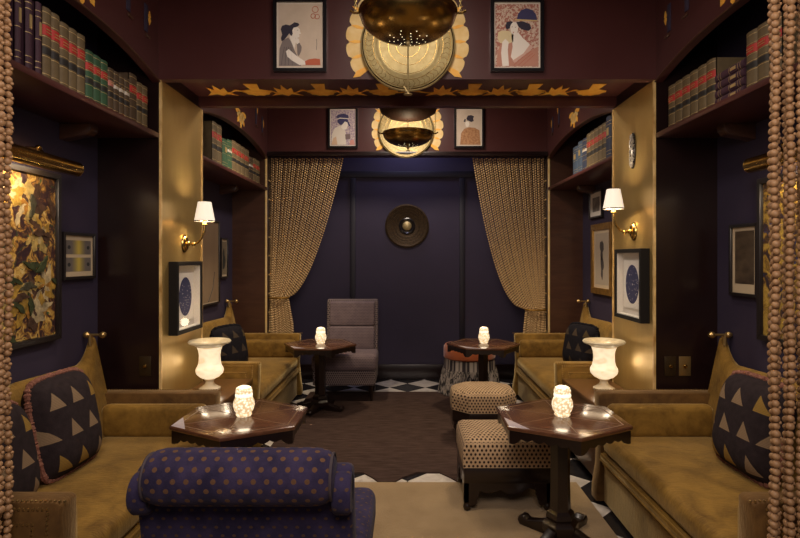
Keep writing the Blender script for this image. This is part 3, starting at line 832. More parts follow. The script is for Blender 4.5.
b = MB(); b.lathe([(.285, .39), (.298, .405), (.298, .52), (.28, .545), (.15, .553), (0, .555)], n=40); b.build('top_cushion', 'orange', t)
b = MB(); b.lathe([(.30, .27), (.296, .29), (.292, .39), (.28, .391)], n=40, cap=False); b.build('striped_band', stripe_mat(), t)
b = MB(); N = 88; prof = []
vs = []; fs = []
for j, (r, z) in enumerate(((.30, .28), (.315, .20), (.332, .10), (.345, .006))):
    for k in range(N):
        a = 2 * PI * k / N; rr = r + (.010 + .004 * j) * (k % 2) + .006 * sin(k * 2.3); vs.append((rr * cos(a), rr * sin(a), z))
for j in range(3):
    for k in range(N): fs.append((j * N + k, j * N + (k + 1) % N, (j + 1) * N + (k + 1) % N, (j + 1) * N + k))
b.add(vs, fs); b.build('fringed_skirt', skirt_mat(), t)
b = MB(); b.lathe([(.26, .0), (.27, .03), (.28, .40)], n=32); b.build('body', 'black', t)

# ------------------------------------------------------------------ armchairs with rolled backs
def slipper_chair(loc, rz, H, fab, fab2, label, leg_h=.15, rollw=.61, roll_r=.09):
    """front is -y"""
    t = thing('armchair', label, 'armchair', loc, rz)
    hw = .357
    b = MB(); b.box(-hw + .02, hw - .02, -.33, .26, leg_h, .34, .02, 3); b.build('seat_frame', fab2, t, boxuv=True)
    b = MB(); b.box(-hw - .04, hw + .04, -.36, .18, .335, .50, .05, 4); b.build('seat_cushion', fab2, t, boxuv=True)
    top = H - roll_r * .95
    b = MB(); q = [(.16, leg_h), (.27, leg_h), (.30, .45), (.36, top - .06), (.36, top), (.33, top + .02), (.26, top), (.20, .60), (.16, .45)]
    b.prism(q, YZ, -hw, hw, .018, 3); bk = b.build('backrest', fab2, t, boxuv=True)
    for e in (-1, 1):                              # scrolled ends of the back
        b = MB(); b.lathe([(.0, -.03), (.062, -.03), (.07, -.02), (.07, .02), (.062, .03), (0, .03)], (e * (hw - .03), .352, top - .065), 24, 'x'); b.build('scroll_end', fab2, t, boxuv=True)
    # roll, with its own unwrapped coordinates
    n, m = 40, 2; b = MB(); vs = []; fs = []; uv = []
    cy, cz_ = .375, H - roll_r
    prof = [(-rollw / 2, .55), (-rollw / 2 + .008, .78), (-rollw / 2 + .025, .91), (-rollw / 2 + .05, .98), (-rollw / 2 + .075, 1)] + [(-rollw / 2 + .075 + (rollw - .15) * i / 8, 1) for i in range(1, 8)] + [(rollw / 2 - .075, 1), (rollw / 2 - .05, .98), (rollw / 2 - .025, .91), (rollw / 2 - .008, .78), (rollw / 2, .55)]
    for x, k in prof:
        for i in range(n):
            a = 2 * PI * i / n; vs.append((x, cy + roll_r * k * cos(a), cz_ + roll_r * k * sin(a)))
    for r in range(len(prof) - 1):
        for i in range(n):
            j = (i + 1) % n; fs.append((r * n + i, r * n + j, (r + 1) * n + j, (r + 1) * n + i))
            u0, u1 = prof[r][0], prof[r + 1][0]; v0, v1 = roll_r * 2 * PI * i / n, roll_r * 2 * PI * (i + 1) / n
            uv.append([(u0, v0), (u0, v1), (u1, v1), (u1, v0)])
    fs.append(tuple(range(n))); uv.append([(0, 0)] * n); fs.append(tuple((len(prof) - 1) * n + i for i in range(n))); uv.append([(0, 0)] * n)
    b.add(vs, fs, uv); rl = b.build('rolled_headrest', fab, t, rec=True)
    for e in (-1, 1):
        b = MB(); b.tube([(e * (rollw / 2 - .008), cy + roll_r * .80 * cos(2 * PI * i / 36), cz_ + roll_r * .80 * sin(2 * PI * i / 36)) for i in range(36)], .005, 6, True); b.build('piping', 'chair_piping', rl)
    for sx_ in (-1, 1):
        for y in (-.28, .21):
            b = MB(); b.tube([(sx_ * (hw - .07), y, leg_h + .01), (sx_ * (hw - .07), y, leg_h * .5), (sx_ * (hw - .065), y + (.03 if y > 0 else -.01), .008)], [.030, .024, .017], 8); b.build('leg', 'wood_dk', t)
    return t
slipper_chair((-.54, 2.165, .014), PI, .915, 'purple_dots', 'purple_small', 'purple gold-dotted armchair seen from behind in the foreground')
def far_chair():
    t = thing('armchair', 'mauve woven armchair with tall back behind the far left table', 'armchair', (-.68, 6.18, .013), 0)
    hw = .335
    b = MB(); b.box(-hw, hw, -.30, .26, .17, .335, .015, 3); b.build('seat_frame', 'mauve_trim', t, boxuv=True)
    b = MB(); b.box(-hw - .015, hw + .015, -.33, .16, .325, .50, .05, 4); b.build('seat_cushion', 'mauve', t, boxuv=True)
    b = MB(); q = [(.15, .30), (.27, .30), (.35, 1.0), (.34, 1.045), (.30, 1.06), (.26, 1.03), (.20, .60), (.15, .46)]
    b.prism(q, YZ, -hw * .78, hw, .02, 3); b.build('backrest', 'mauve_trim', t, boxuv=True)
    b = MB(); b.prism([(.12, .49), (.22, .50), (.235, .74), (.215, .755), (.165, .745), (.13, .60)], YZ, -.225, .298, .02, 3); b.build('back_cushion', 'mauve', t, boxuv=True)
    b = MB(); b.prism([(.175, .752), (.24, .755), (.285, 1.025), (.265, 1.035), (.225, 1.02), (.19, .86)], YZ, -.225, .298, .02, 3); b.build('headrest', 'mauve', t, boxuv=True)
    for sx_ in (-1, 1):
        for y in (-.25, .2):
            b = MB(); b.tube([(sx_ * (hw - .05), y, .18), (sx_ * (hw - .05), y, .09), (sx_ * (hw - .045), y, 0)], [.028, .022, .016], 8); b.build('leg', 'wood_dk', t)
far_chair()

# ------------------------------------------------------------------ rugs
def rug_outline():
    y0, y1, x = 3.79, 6.34, 1.12
    pts = [(-x, y1), (-x, y0 + .02)]
    for c in (-.42, .13):
        pts += [(c - .22, y0), (c - .17, y0 + .07), (c - .06, y0 + .165), (c + .10, y0 + .165), (c + .17, y0 + .08), (c + .22, y0)]
    pts += [(x, y0 + .02), (x, y1)]
    return pts
b = MB(); b.prism(rug_outline(), XY, .0, .010); tag(b.build('rug', 'rug_dk'), 'dark plum pile rug covering the rear floor between the far sofas', 'rug')
b = MB(); b.prism([(-1.16, .2), (1.16, .2), (1.16, 3.78), (-1.16, 3.78)], XY, .0, .010); tag(b.build('rug', 'rug_tan'), 'tan pile rug in the foreground under the purple armchair', 'rug')

# ------------------------------------------------------------------ framed pictures: local xz plane, facing -y, back at y=0
def frame_parts(t, w, h, d, fw, fm, mat_m=None, mw=0, recess=.5):
    b = MB()
    o = [(-w / 2, -h / 2), (w / 2, -h / 2), (w / 2, h / 2), (-w / 2, h / 2)]; i = [(-w / 2 + fw, -h / 2 + fw), (w / 2 - fw, -h / 2 + fw), (w / 2 - fw, h / 2 - fw), (-w / 2 + fw, h / 2 - fw)]
    for k in range(4):
        j = (k + 1) % 4; b.prism([o[k], o[j], i[j], i[k]], XZ, 0, -d, .0015, 1)
    b.build('frame', fm, t)
    yb = -d * recess
    if mat_m:
        b = MB(); b.box(-w / 2 + fw * .8, w / 2 - fw * .8, yb, yb + .003, -h / 2 + fw * .8, h / 2 - fw * .8); b.build('mount', mat_m, t)
    return yb
def layer(t, nm, poly, m, y, k): 
    b = MB(); b.prism(poly, XZ, y - .0006 * k - .0003, y - .0006 * k + .0001); return b.build(nm, m, t)
def ell(cx, cz_, rx, rz, n=28, a0=0, a1=2 * PI): return [(cx + rx * cos(a0 + (a1 - a0) * i / n), cz_ + rz * sin(a0 + (a1 - a0) * i / n)) for i in range(n)]
def rect(x0, x1, z0, z1): return [(x0, z0), (x1, z0), (x1, z1), (x0, z1)]
def blob(cx, cz_, rx, rz, seed, jag=.2, n=26):
    r = random.Random(seed); ph = [r.random() * 6 for _ in range(4)]
    return [(cx + rx * (1 + jag * (.6 * sin(3 * a + ph[0]) + .4 * sin(5 * a + ph[1]) + .3 * sin(8 * a + ph[2]))) * cos(a), cz_ + rz * (1 + jag * (.6 * sin(3 * a + ph[0]) + .4 * sin(5 * a + ph[1]))) * sin(a)) for a in [2 * PI * i / n for i in range(n)]]

def pattern_paper(name, a, bcol, sc):
    m, nt, bs = new_mat(name); n = noise(nt, coords(nt), sc, 2, .5, .6)
    nt.links.new(ramp(nt, n, [(.46, a), (.54, bcol)]), bs.inputs['Base Color']); bs.inputs['Roughness'].default_value = .8; return m
HAIR = flat((.030, .025, .045)); SKIN = flat((.86, .79, .71)); GREY = flat((.22, .18, .17)); RED = flat((.50, .12, .06)); ROSE = flat((.52, .25, .18)); GOLD = flat((.66, .48, .22)); NAVY = flat((.05, .045, .13))
def print_frame(loc, label, kind):
    t = thing('framed_print', label, 'picture', loc, 0, 'framed woodblock style prints on the beams')
    w, h = .345, .475
    y = frame_parts(t, w, h, .035, .022, 'black')
    iw, ih = w / 2 - .022, h / 2 - .022
    layer(t, 'mount', rect(-iw, iw, -ih, ih), flat((.72, .64, .55)), y, 0)
    pw, ph = iw - .010, ih - .012
    pm = {0: M['paper'], 1: pattern_paper('speckled_rose', (.66, .52, .42), (.42, .16, .12), 70), 2: pattern_paper('mauve_pattern', (.60, .50, .48), (.36, .27, .36), 60), 3: M['paper']}[kind]
    pr = layer(t, 'print', rect(-pw, pw, -ph, ph), pm, y, 1)
    y -= .0012
    def Q(ox, oy, w_, h_, pts): return [((a - ox - w_ / 2) / w_ * 2 * pw, (oy + h_ / 2 - c) / h_ * 2 * ph) for a, c in pts]
    def E(ox, oy, w_, h_, cx, cy, rx, ry, n=20): return Q(ox, oy, w_, h_, [(cx + rx * cos(2 * PI * i / n), cy + ry * sin(2 * PI * i / n)) for i in range(n)])
    def line(nm, pts, r_, m, yy): bb = MB(); bb.tube([(p, yy, z) for p, z in pts], r_, 4); bb.build(nm, m, pr)
    if kind == 0:
        f = (100, 40, 285, 410); q = lambda *p: Q(*f, p); e = lambda *a: E(*f, *a)
        layer(pr, 'robe', q((104, 445), (108, 330), (128, 280), (165, 258), (188, 290), (205, 340), (235, 400), (250, 445)), GREY, y, 1)
        layer(pr, 'neck', q((172, 245), (210, 250), (216, 290), (205, 335), (180, 275)), SKIN, y, 2)
        layer(pr, 'arm', q((150, 350), (168, 335), (215, 375), (275, 415), (280, 438), (240, 440), (190, 410), (160, 385)), SKIN, y, 3)
        layer(pr, 'sleeve', q((222, 300), (238, 290), (254, 320), (252, 345), (236, 382), (226, 370)), GREY, y, 3)
        layer(pr, 'hand', q((216, 262), (236, 268), (240, 292), (224, 304), (212, 285)), SKIN, y, 4)
        layer(pr, 'face', q((186, 200), (205, 188), (230, 192), (242, 206), (243, 220), (250, 232), (243, 240), (238, 256), (222, 264), (200, 258), (186, 235)), SKIN, y, 4)
        layer(pr, 'hair', q((116, 205), (124, 184), (150, 174), (176, 180), (190, 172), (206, 160), (232, 165), (240, 178), (222, 190), (200, 196), (192, 214), (196, 236), (186, 250), (172, 232), (160, 250), (140, 274), (122, 284), (118, 262), (126, 240)), HAIR, y, 5)
        layer(pr, 'eye', q((224, 210), (234, 212), (224, 214)), HAIR, y, 6); layer(pr, 'lips', q((238, 240), (245, 241), (238, 245)), RED, y, 6)
        layer(pr, 'fan', q((262, 440), (270, 418), (300, 402), (340, 396), (374, 400), (378, 440)), RED, y, 2)
        for c in ((343, 75, 20), (330, 118, 15), (356, 122, 15)):
            b = MB(); b.tube([(p, y - .001, z) for p, z in E(*f, c[0], c[1], c[2], c[2])], .002, 4, True); b.build('red_seal', RED, pr)
        for k in range(4): line('ink_line', q((120 + 24 * k, 440), (128 + 20 * k, 380), (140 + 14 * k, 320)), .0011, HAIR, y - .0012)
        line('ink_column', q((352, 270), (354, 300), (351, 340)), .0012, HAIR, y - .0008)
    elif kind == 1:
        f = (95, 40, 285, 410); q = lambda *p: Q(*f, p); e = lambda *a: E(*f, *a)
        layer(pr, 'robe', q((104, 446), (108, 350), (130, 300), (190, 290), (215, 300), (205, 400), (230, 420), (330, 340), (376, 318), (378, 446)), ROSE, y, 1)
        layer(pr, 'chest', q((200, 240), (246, 225), (275, 262), (322, 305), (332, 328), (280, 365), (215, 412), (196, 385), (208, 320)), SKIN, y, 2)
        layer(pr, 'collar', q((322, 305), (345, 322), (290, 372), (222, 425), (205, 410), (216, 405), (280, 362)), flat((.66, .42, .34)), y, 3)
        layer(pr, 'fan', q((112, 225), (135, 214), (185, 216), (214, 240), (212, 285), (180, 300), (125, 296), (110, 265)), flat((.72, .60, .36)), y, 2)
        layer(pr, 'arm', q((140, 290), (160, 268), (182, 290), (176, 340), (184, 446), (140, 446), (132, 360)), SKIN, y, 4)
        layer(pr, 'face', q((190, 182), (206, 158), (232, 160), (246, 190), (240, 225), (222, 246), (200, 232)), SKIN, y, 4)
        layer(pr, 'hair', q((236, 140), (244, 105), (265, 80), (300, 68), (340, 80), (362, 108), (371, 150), (300, 150)), NAVY, y, 4)
        layer(pr, 'comb', q((222, 138), (370, 146), (370, 154), (222, 148)), GOLD, y, 5)
        layer(pr, 'side_hair', q((160, 185), (168, 160), (196, 152), (210, 158), (196, 176), (188, 200), (168, 206)), HAIR, y, 5)
        layer(pr, 'back_hair', q((232, 158), (275, 154), (320, 170), (332, 200), (312, 216), (268, 206), (248, 190)), HAIR, y, 5)
        layer(pr, 'eye', q((200, 190), (210, 188), (204, 193)), HAIR, y, 6); layer(pr, 'eye', q((222, 192), (233, 190), (227, 195)), HAIR, y, 6); layer(pr, 'lips', q((208, 224), (218, 224), (213, 230)), RED, y, 6)
        for k in range(3): line('ink_line', q((215 + 30 * k, 442), (260 + 30 * k, 400), (330 + 12 * k, 350 + 10 * k)), .0011, RED, y - .0012)
    elif kind == 2:
        f = (105, 85, 255, 365); q = lambda *p: Q(*f, p); e = lambda *a: E(*f, *a)
        layer(pr, 'robe', q((110, 446), (118, 330), (150, 270), (205, 245), (250, 290), (268, 340), (262, 446)), flat((.74, .67, .58)), y, 1)
        layer(pr, 'robe_edge', q((108, 446), (130, 380), (160, 360), (175, 446)), flat((.66, .45, .30)), y, 2)
        layer(pr, 'sleeve', q((300, 446), (310, 400), (345, 390), (358, 446)), flat((.60, .28, .24)), y, 2)
        layer(pr, 'face', q((215, 235), (240, 200), (275, 205), (285, 240), (270, 285), (240, 290), (214, 268)), SKIN, y, 2)
        layer(pr, 'hair', q((155, 160), (185, 132), (240, 122), (285, 138), (294, 165), (278, 178), (300, 225), (318, 262), (296, 250), (278, 212), (252, 205), (222, 240), (200, 238), (176, 214), (172, 190), (190, 178)), NAVY, y, 3)
        layer(pr, 'ribbon', q((160, 182), (200, 165), (290, 172), (288, 180), (205, 174)), SKIN, y, 4)
        layer(pr, 'book', q((256, 338), (308, 334), (312, 385), (260, 392)), flat((.20, .14, .14)), y, 3)
    else:
        f = (118, 95, 244, 353); q = lambda *p: Q(*f, p); e = lambda *a: E(*f, *a)
        layer(pr, 'robe', q((150, 444), (160, 330), (190, 285), (240, 268), (300, 275), (345, 300), (356, 444)), mat('rust_robe', (.30, .13, .05), .8, c2=(.55, .30, .15), scale=45), y, 1)
        layer(pr, 'face', q((200, 225), (215, 208), (238, 212), (244, 240), (232, 268), (208, 262)), SKIN, y, 2)
        layer(pr, 'hair', q((214, 180), (228, 152), (262, 146), (292, 160), (280, 178), (288, 205), (262, 216), (240, 205), (222, 200)), HAIR, y, 3); layer(pr, 'hair', q((184, 212), (196, 184), (208, 190), (202, 216)), HAIR, y, 3)
def hz(py, Y): return HC + (CY - py) * Y / F
def hx(px, Y): return (px - CX) * Y / F
print_frame((hx(300, 3.58), D1 - .022, hz(35.5, 3.58)), 'framed print with grey robed figure and red fan on front beam left of brass bowl', 0)
print_frame((hx(517, 3.58), D1 - .022, hz(35.5, 3.58)), 'framed print with rose robed figure on front beam right of brass bowl', 1)
print_frame((hx(343, 6.38), D3 - .002, hz(125, 6.38) - .03), 'framed print with pale figure and mauve ground on rear beam left of plate', 2)
print_frame((hx(469, 6.38), D3 - .002, hz(125, 6.38) - .03), 'framed print with orange brown robe on rear beam right of plate', 3)

# round brass plates on the beams
def plate(loc, r, label):
    t = thing('brass_plate', label, 'plate', loc, 0, 'round brass plates on the beams')
    b = MB(); b.lathe([(0, -.012), (r * .62, -.012), (r * .66, -.016), (r * .70, -.024), (r * .93, -.030), (r * .95, -.036), (r * .985, -.036), (r, -.030), (r * .985, -.006), (r * .95, -.001), (0, -.001)], n=64, axis='y'); dsh = b.build('dish', 'brass_lt', t, sharp=60)
    b = MB()
    for rr in (.955,): b.tube([(r * rr * cos(a), -.0375, r * rr * sin(a)) for a in [2 * PI * i / 64 for i in range(64)]], .004, 6, True)
    b.build('dark_ring', 'bronze', dsh)
    b = MB()
    for rr in (.25, .42, .60, .74, .90): b.tube([(r * rr * cos(a), -.0125 if rr < .65 else -.025 - (rr - .7) * .02, r * rr * sin(a)) for a in [2 * PI * i / 64 for i in range(64)]], .0018, 5, True)
    for k in range(48):
        a = 2 * PI * k / 48; b.tube([(r * .76 * cos(a), -.0262, r * .76 * sin(a)), (r * .83 * cos(a + .05), -.0277, r * .83 * sin(a + .05)), (r * .89 * cos(a), -.029, r * .89 * sin(a))], .0014, 4)
    b.build('engraving', 'brass', dsh)
plate((hx(408, 3.58), D1 - .0215, hz(43, 3.55)), .308, 'large engraved brass plate on front beam behind the nearer hanging bowl')
plate((hx(406, 6.36), D3 - .0015, hz(130, 6.36)), .325, 'engraved brass plate on rear beam behind the farther hanging bowl')

# bronze boss plate on the rear blue wall
t = thing('wall_plate', 'round dark bronze plate with bright boss on rear blue wall', 'plate', (hx(407, DB), DB - .0015, hz(226, DB)), 0)
r = .28
b = MB(); b.lathe([(0, -.01), (r * .40, -.012), (r * .46, -.020), (r * .88, -.022), (r * .93, -.030), (r, -.024), (r * .98, -.001), (0, -.001)], n=56, axis='y'); b.build('dish', 'bronze_dull', t)
b = MB(); b.lathe([(r * .36, -.012), (r * .37, -.032), (r * .33, -.036), (r * .22, -.014)], n=40, axis='y', cap=False); b.build('dark_ring', 'black', t)
b = MB(); b.lathe([(r * .21, -.012), (r * .20, -.030), (r * .13, -.042), (0, -.046)], n=32, axis='y'); b.build('boss', 'brass_lt', t)
b = MB()
for k in range(60):
    a = 2 * PI * k / 60
    for rr in (.55, .67, .79): b.ball((r * rr * cos(a + rr), -.027, r * rr * sin(a + rr)), .005, 6, 4)
b.build('studs', 'bronze_dull', t)

# large canvases with picture lights
M['floral'] = flowers_mat('floral_canvas', 3.1, [(.030, .014, .020), (.055, .022, .022), (.30, .15, .03), (.52, .33, .08), (.66, .52, .26), (.035, .09, .035)])
M['golden'] = flowers_mat('golden_canvas', 8.4, [(.025, .016, .03), (.08, .04, .02), (.30, .18, .03), (.50, .33, .07), (.22, .12, .03), (.03, .045, .16)])
PAL = [(.50, .30, .05), (.56, .40, .13), (.58, .46, .26), (.42, .19, .03), (.05, .065, .025), (.08, .075, .045), (.10, .05, .03)]
def canvas(s, y0, y1, z0, z1, m, label, flowers=None):
    t = thing('painting', label, 'painting', (s * WX - s * .002, (y0 + y1) / 2, (z0 + z1) / 2), -s * PI / 2)
    w, h = y1 - y0, z1 - z0
    y = frame_parts(t, w, h, .04, .03, 'dark_frame', None)
    b = MB(); b.prism(rect(-w / 2 + .025, w / 2 - .025, -h / 2 + .025, h / 2 - .025), XZ, y, y + .004)
    mats = [m] + [mat('oil_paint_%d' % i, c, .5, c2=tuple(k * .35 for k in c), scale=26, detail=5, bmp=.3) for i, c in enumerate(PAL)]
    r = random.Random(5); k = 0
    def petal(cx, cz_, rot, L, wd, c):
        nonlocal k
        k += 1; q = []
        for tt, ww in ((0, .15), (.12, .5), (.25, .8), (.38, .7), (.5, 1), (.62, .8), (.75, .95), (.88, .5), (1, 0), (.9, -.6), (.8, -.5), (.7, -1), (.55, -.75), (.4, -.95), (.25, -.6), (0, -.15)):
            ax, az = L * tt, wd * ww * (1 + .35 * sin(9 * tt + k)); q.append((cx + ax * cos(rot + .5 * tt) - az * sin(rot + .5 * tt), cz_ + ax * sin(rot + .5 * tt) + az * cos(rot + .5 * tt)))
        q = [(max(-w / 2 + .032, min(w / 2 - .032, p)), max(-h / 2 + .032, min(h / 2 - .032, z))) for p, z in q]
        b.m = c + 1; b.prism(q, XZ, y - .0002 - .00006 * k, y + .0005)
    for cx, cz_, R in (flowers or ()):
        n = r.randint(7, 9); base = r.choice([0, 1, 1, 3])
        for i in range(n): petal(cx, cz_, 2 * PI * i / n + r.random() * .6, R * r.uniform(.7, 1.1), R * r.uniform(.14, .22), r.choice([base, base, 0, 1, 2, 6]))
        for i in range(5): petal(cx, cz_, r.random() * 6.3, R * .45, R * .10, r.choice([2, 3, 6, 2]))
    if flowers:
        for i in range(18): petal(r.uniform(-w / 2, w / 2), r.uniform(-h / 2, h / 2), r.random() * 6, .13, .02, r.choice([4, 5, 4, 6]))
    b.build('canvas', mats, t)
    return t
canvas(-1, 2.27, 3.18, 1.085, 2.03, 'floral', 'large yellow floral painting with brass picture light on left blue wall', ((.20, .28, .15), (.06, .34, .12), (.30, .12, .12), (-.15, .2, .15), (.22, -.26, .17), (.33, -.16, .12), (.05, -.2, .12), (-.28, -.05, .16), (-.05, -.33, .1), (-.3, .33, .12), (-.3, -.33, .13)))
canvas(1, 2.25, 3.15, 1.085, 2.00, 'golden', 'large gold and blue painting behind the right bead strands')
def picture_light(s, yc, z, L, label):
    t = thing('picture_light', label, 'lamp', (s * (WX - .002), yc, z), -s * PI / 2, 'brass picture lights')
    d = -.165
    b = MB(); n = 20                                 # half tube hood, open below
    arcp = [(d + .042 * cos(a), .042 * sin(a)) for a in [math.radians(15) + math.radians(265) * i / n for i in range(n + 1)]]; inn = [(d + .038 * cos(a), .038 * sin(a)) for a in [math.radians(280) - math.radians(265) * i / n for i in range(n + 1)]]
    b.prism(arcp + inn, YZ, -L / 2, L / 2)
    for e in (-1, 1): b.lathe([(0, 0), (.038, 0), (.042, .004 * e), (.032, .022 * e), (.0, .027 * e)], (e * L / 2, d, 0), 20, 'x')
    b.build('hood', 'brass', t)
    b = MB(); b.tube([(-L / 2 + .03, d + .006, .004), (L / 2 - .03, d + .006, .004)], .010, 8); b.build('light_tube', 'tube_light', t)
    for x in (-.16, .16):
        b = MB(); b.tube([(x, -.001, .05), (x, -.05, .075), (x, -.11, .070), (x, d + .01, .030)], .0085, 8); b.ball((x, -.112, .072), .017, 10, 7); b.ball((x, d + .012, .034), .015, 10, 7); b.lathe([(.026, -.001), (.026, -.01), (.016, -.016), (.0, -.017)], (x, 0, .05), 16, 'y')
        b.build('bracket', 'brass', t)
picture_light(-1, 2.71, 2.052, .80, 'brass picture light over the yellow floral painting on left wall')
picture_light(1, 2.65, 2.055, .70, 'brass picture light over the painting behind right bead strands')

def small_picture(s, y0, y1, z0, z1, label, kind):
    t = thing('framed_picture', label, 'picture', (s * (WX - .002), (y0 + y1) / 2, (z0 + z1) / 2), -s * PI / 2)
    w, h = y1 - y0, z1 - z0
    fm, fw = ('gilt_frame', .065) if kind == 'gilt' else ('dark_frame', .018)
    mm = {'glow': 'cream_mat', 'dark': 'cream_mat', 'gilt': 'cream_mat', 'pale': 'white_mat', 'tan': 'cream_mat', 'motif': 'cream_mat'}[kind]
    y = frame_parts(t, w, h, .03, fw, fm, mm)
    iw, ih = w / 2 - fw, h / 2 - fw
    if kind == 'glow':
        m, nt, bs = new_mat('blurred_yellow_print')
        sp = nt.nodes.new('ShaderNodeSeparateXYZ'); nt.links.new(coords(nt), sp.inputs[0])
        e = math_node(nt, 'SUBTRACT', 1, math_node(nt, 'ABSOLUTE', math_node(nt, 'MULTIPLY', sp.outputs[0], 14)))
        nt.links.new(ramp(nt, e, [(0, (.15, .13, .12)), (.5, (.30, .24, .10)), (.95, (.55, .42, .08))]), bs.inputs['Base Color'])
        for zc in (ih * .42, -ih * .42):
            p = layer(t, 'print', rect(-iw * .86, iw * .86, zc - ih * .34, zc + ih * .34), m, y, 1)
            for e in (-1, 1): layer(p, 'dark_mark', ell(e * iw * .66, zc, iw * .10, ih * .10, 10), flat((.03, .03, .035)), y, 2)
    elif kind == 'dark':
        layer(t, 'print', rect(-iw * .78, iw * .78, -ih * .72, ih * .88), mat('sepia_print', (.035, .022, .015), .6, c2=(.11, .075, .045), scale=9, stretch=(1, 1, 2)), y, 1)
    elif kind == 'gilt':
        p = layer(t, 'print', rect(-iw * .8, iw * .8, -ih * .88, ih * .88), flat((.42, .35, .27)), y, 1)
        for q in (blob(0, .10, .05, .10, 31, .35), blob(.01, -.08, .04, .12, 32, .35)): layer(p, 'ink_drawing', q, flat((.06, .05, .05)), y, 2)
    elif kind == 'pale':
        layer(t, 'print', rect(-iw * .6, iw * .6, -ih * .6, ih * .6), mat('grey_sketch', (.30, .27, .24), .8, c2=(.10, .09, .09), scale=14), y, 1)
    elif kind == 'tan':
        p = layer(t, 'print', rect(-iw * .98, iw * .98, -ih * .98, ih * .98), mat('faded_brown_print', (.20, .13, .075), .5, c2=(.27, .19, .12), scale=4, stretch=(1, 1, .3)), y, 1)
        b = MB(); b.tube([(-.02, y - .003, -.40), (.10, y - .003, -.28), (.16, y - .003, -.10)], .004, 6); b.build('dark_branch', flat((.06, .05, .04)), p)
    else:
        p = layer(t, 'print', rect(-iw * .9, iw * .9, -ih * .9, ih * .9), flat((.20, .155, .10)), y, 1)
        layer(p, 'dark_figure', blob(0, -.02, iw * .45, ih * .55, 41, .3), flat((.03, .03, .025)), y, 2)
small_picture(-1, 3.218, 3.55, 1.42, 1.705, 'small framed picture of two blurred yellow panels beside the floral painting', 'glow')
small_picture(1, 3.165, 3.44, 1.32, 1.755, 'dark sepia picture with tan border on right blue wall', 'dark')
small_picture(-1, 5.30, 5.90, 1.07, 1.94, 'large faded brown picture on far left blue wall behind the wall lamp', 'tan')
small_picture(-1, 5.94, 6.17, 1.33, 1.77, 'narrow picture with dark figure at far left next to brown panel', 'motif')
small_picture(1, 5.42, 6.03, 1.17, 1.91, 'gilt framed ink drawing on far right blue wall', 'gilt')
small_picture(1, 5.70, 6.10, 1.98, 2.27, 'small dark framed sketch above the gilt frame at far right', 'pale')

# constellation shadow boxes on the gold pilasters
def star_box(s, y0, y1, z0, z1, label):
    t = thing('shadow_box', label, 'picture', (s * (W - .0045), (y0 + y1) / 2, (z0 + z1) / 2), -s * PI / 2, 'star chart shadow boxes')
    w, h = y1 - y0, z1 - z0; d = .062
    frame_parts(t, w, h, d, .028, 'box_frame')
    b = MB(); b.box(-w / 2 + .016, w / 2 - .016, -.008, -.002, -h / 2 + .016, h / 2 - .016); bk = b.build('backing', 'white_mat', t)
    b = MB()
    for o, i in ((.027, .034),):
        a = [(-w / 2 + o, -h / 2 + o), (w / 2 - o, -h / 2 + o), (w / 2 - o, h / 2 - o), (-w / 2 + o, h / 2 - o)]; c = [(-w / 2 + i, -h / 2 + i), (w / 2 - i, -h / 2 + i), (w / 2 - i, h / 2 - i), (-w / 2 + i, h / 2 - i)]
        for k in range(4): j = (k + 1) % 4; b.prism([a[k], a[j], c[j], c[k]], XZ, -.008, -.052)
    b.build('inner_sides', 'white_mat', t)
    b = MB(); b.box(-w * .33, w * .33, -.022, -.009, -h * .34, h * .34); pp = b.build('floated_sheet', flat((.80, .77, .72)), t)
    b = MB(); b.prism(ell(0, 0, w * .24, h * .275, 48), XZ, -.0235, -.0222); ch = b.build('star_chart', flat((.028, .032, .105), .7), pp)
    r = random.Random(int(y0 * 100) + s); b = MB()
    for k in range(46):
        a, rr = r.random() * 6.28, r.random() ** .5 * .92; b.ball((w * .24 * rr * cos(a), -.0236, h * .275 * rr * sin(a)), r.uniform(.0012, .0028), 6, 4)
    b.build('stars', flat((.75, .72, .66)), ch)
    b = MB(); b.box(-w / 2 + .017, w / 2 - .017, -.0555, -.054, -h / 2 + .017, h / 2 - .017); b.build('glass', 'glass', t)
star_box(-1, 3.74, 4.20, 1.02, 1.525, 'blue oval star chart in deep black frame on the left gold pilaster')
star_box(1, 3.69, 4.16, 1.11, 1.615, 'blue oval star chart in deep black frame on the right gold pilaster')

# wall sconces
def sconce(s, y, z, label):
    t = thing('wall_sconce', label, 'lamp', (s * (W - .0045), y, z), -s * PI / 2, 'brass wall sconces')
    b = MB(); b.lathe([(.0, -.03), (.02, -.03), (.034, -.022), (.044, -.010), (.046, -.0), (.0, 0)], n=24, axis='y')
    b.v = [(x, yy, zz * 1.5) for x, yy, zz in b.v]; b.build('backplate', 'brass', t)
    b = MB(); pth = [(0, -.028, 0), (0, -.065, -.005), (0, -.10, .005), (0, -.13, .04), (0, -.148, .09), (0, -.15, .145)]
    b.tube(pth, .0075, 8); b.ball((0, -.07, -.005), .016, 10, 7); b.ball((0, -.028, 0), .022, 10, 7)
    b.lathe([(.010, .13), (.020, .138), (.016, .15), (.010, .18)], (0, -.15, 0), 14); b.build('arm', 'brass', t)
    b = MB(); b.lathe([(.072, .165), (.046, .305), (.044, .305), (.070, .165)], (0, -.15, 0), 36, cap=False); sh = b.build('lamp_shade', 'shade', t)
    b = MB(); b.lathe([(.0735, .160), (.0735, .167), (.069, .167), (.069, .160), (.0735, .160)], (0, -.15, 0), 36, cap=False); b.build('shade_trim', 'shade_trim', sh); b = MB(); b.lathe([(.0475, .302), (.0475, .307), (.0435, .307), (.0435, .302), (.0475, .302)], (0, -.15, 0), 36, cap=False); b.build('shade_trim', 'shade_trim', sh)
    b = MB(); b.ball((0, -.15, .225), .022, 12, 8); b.build('bulb', 'bulb', t)
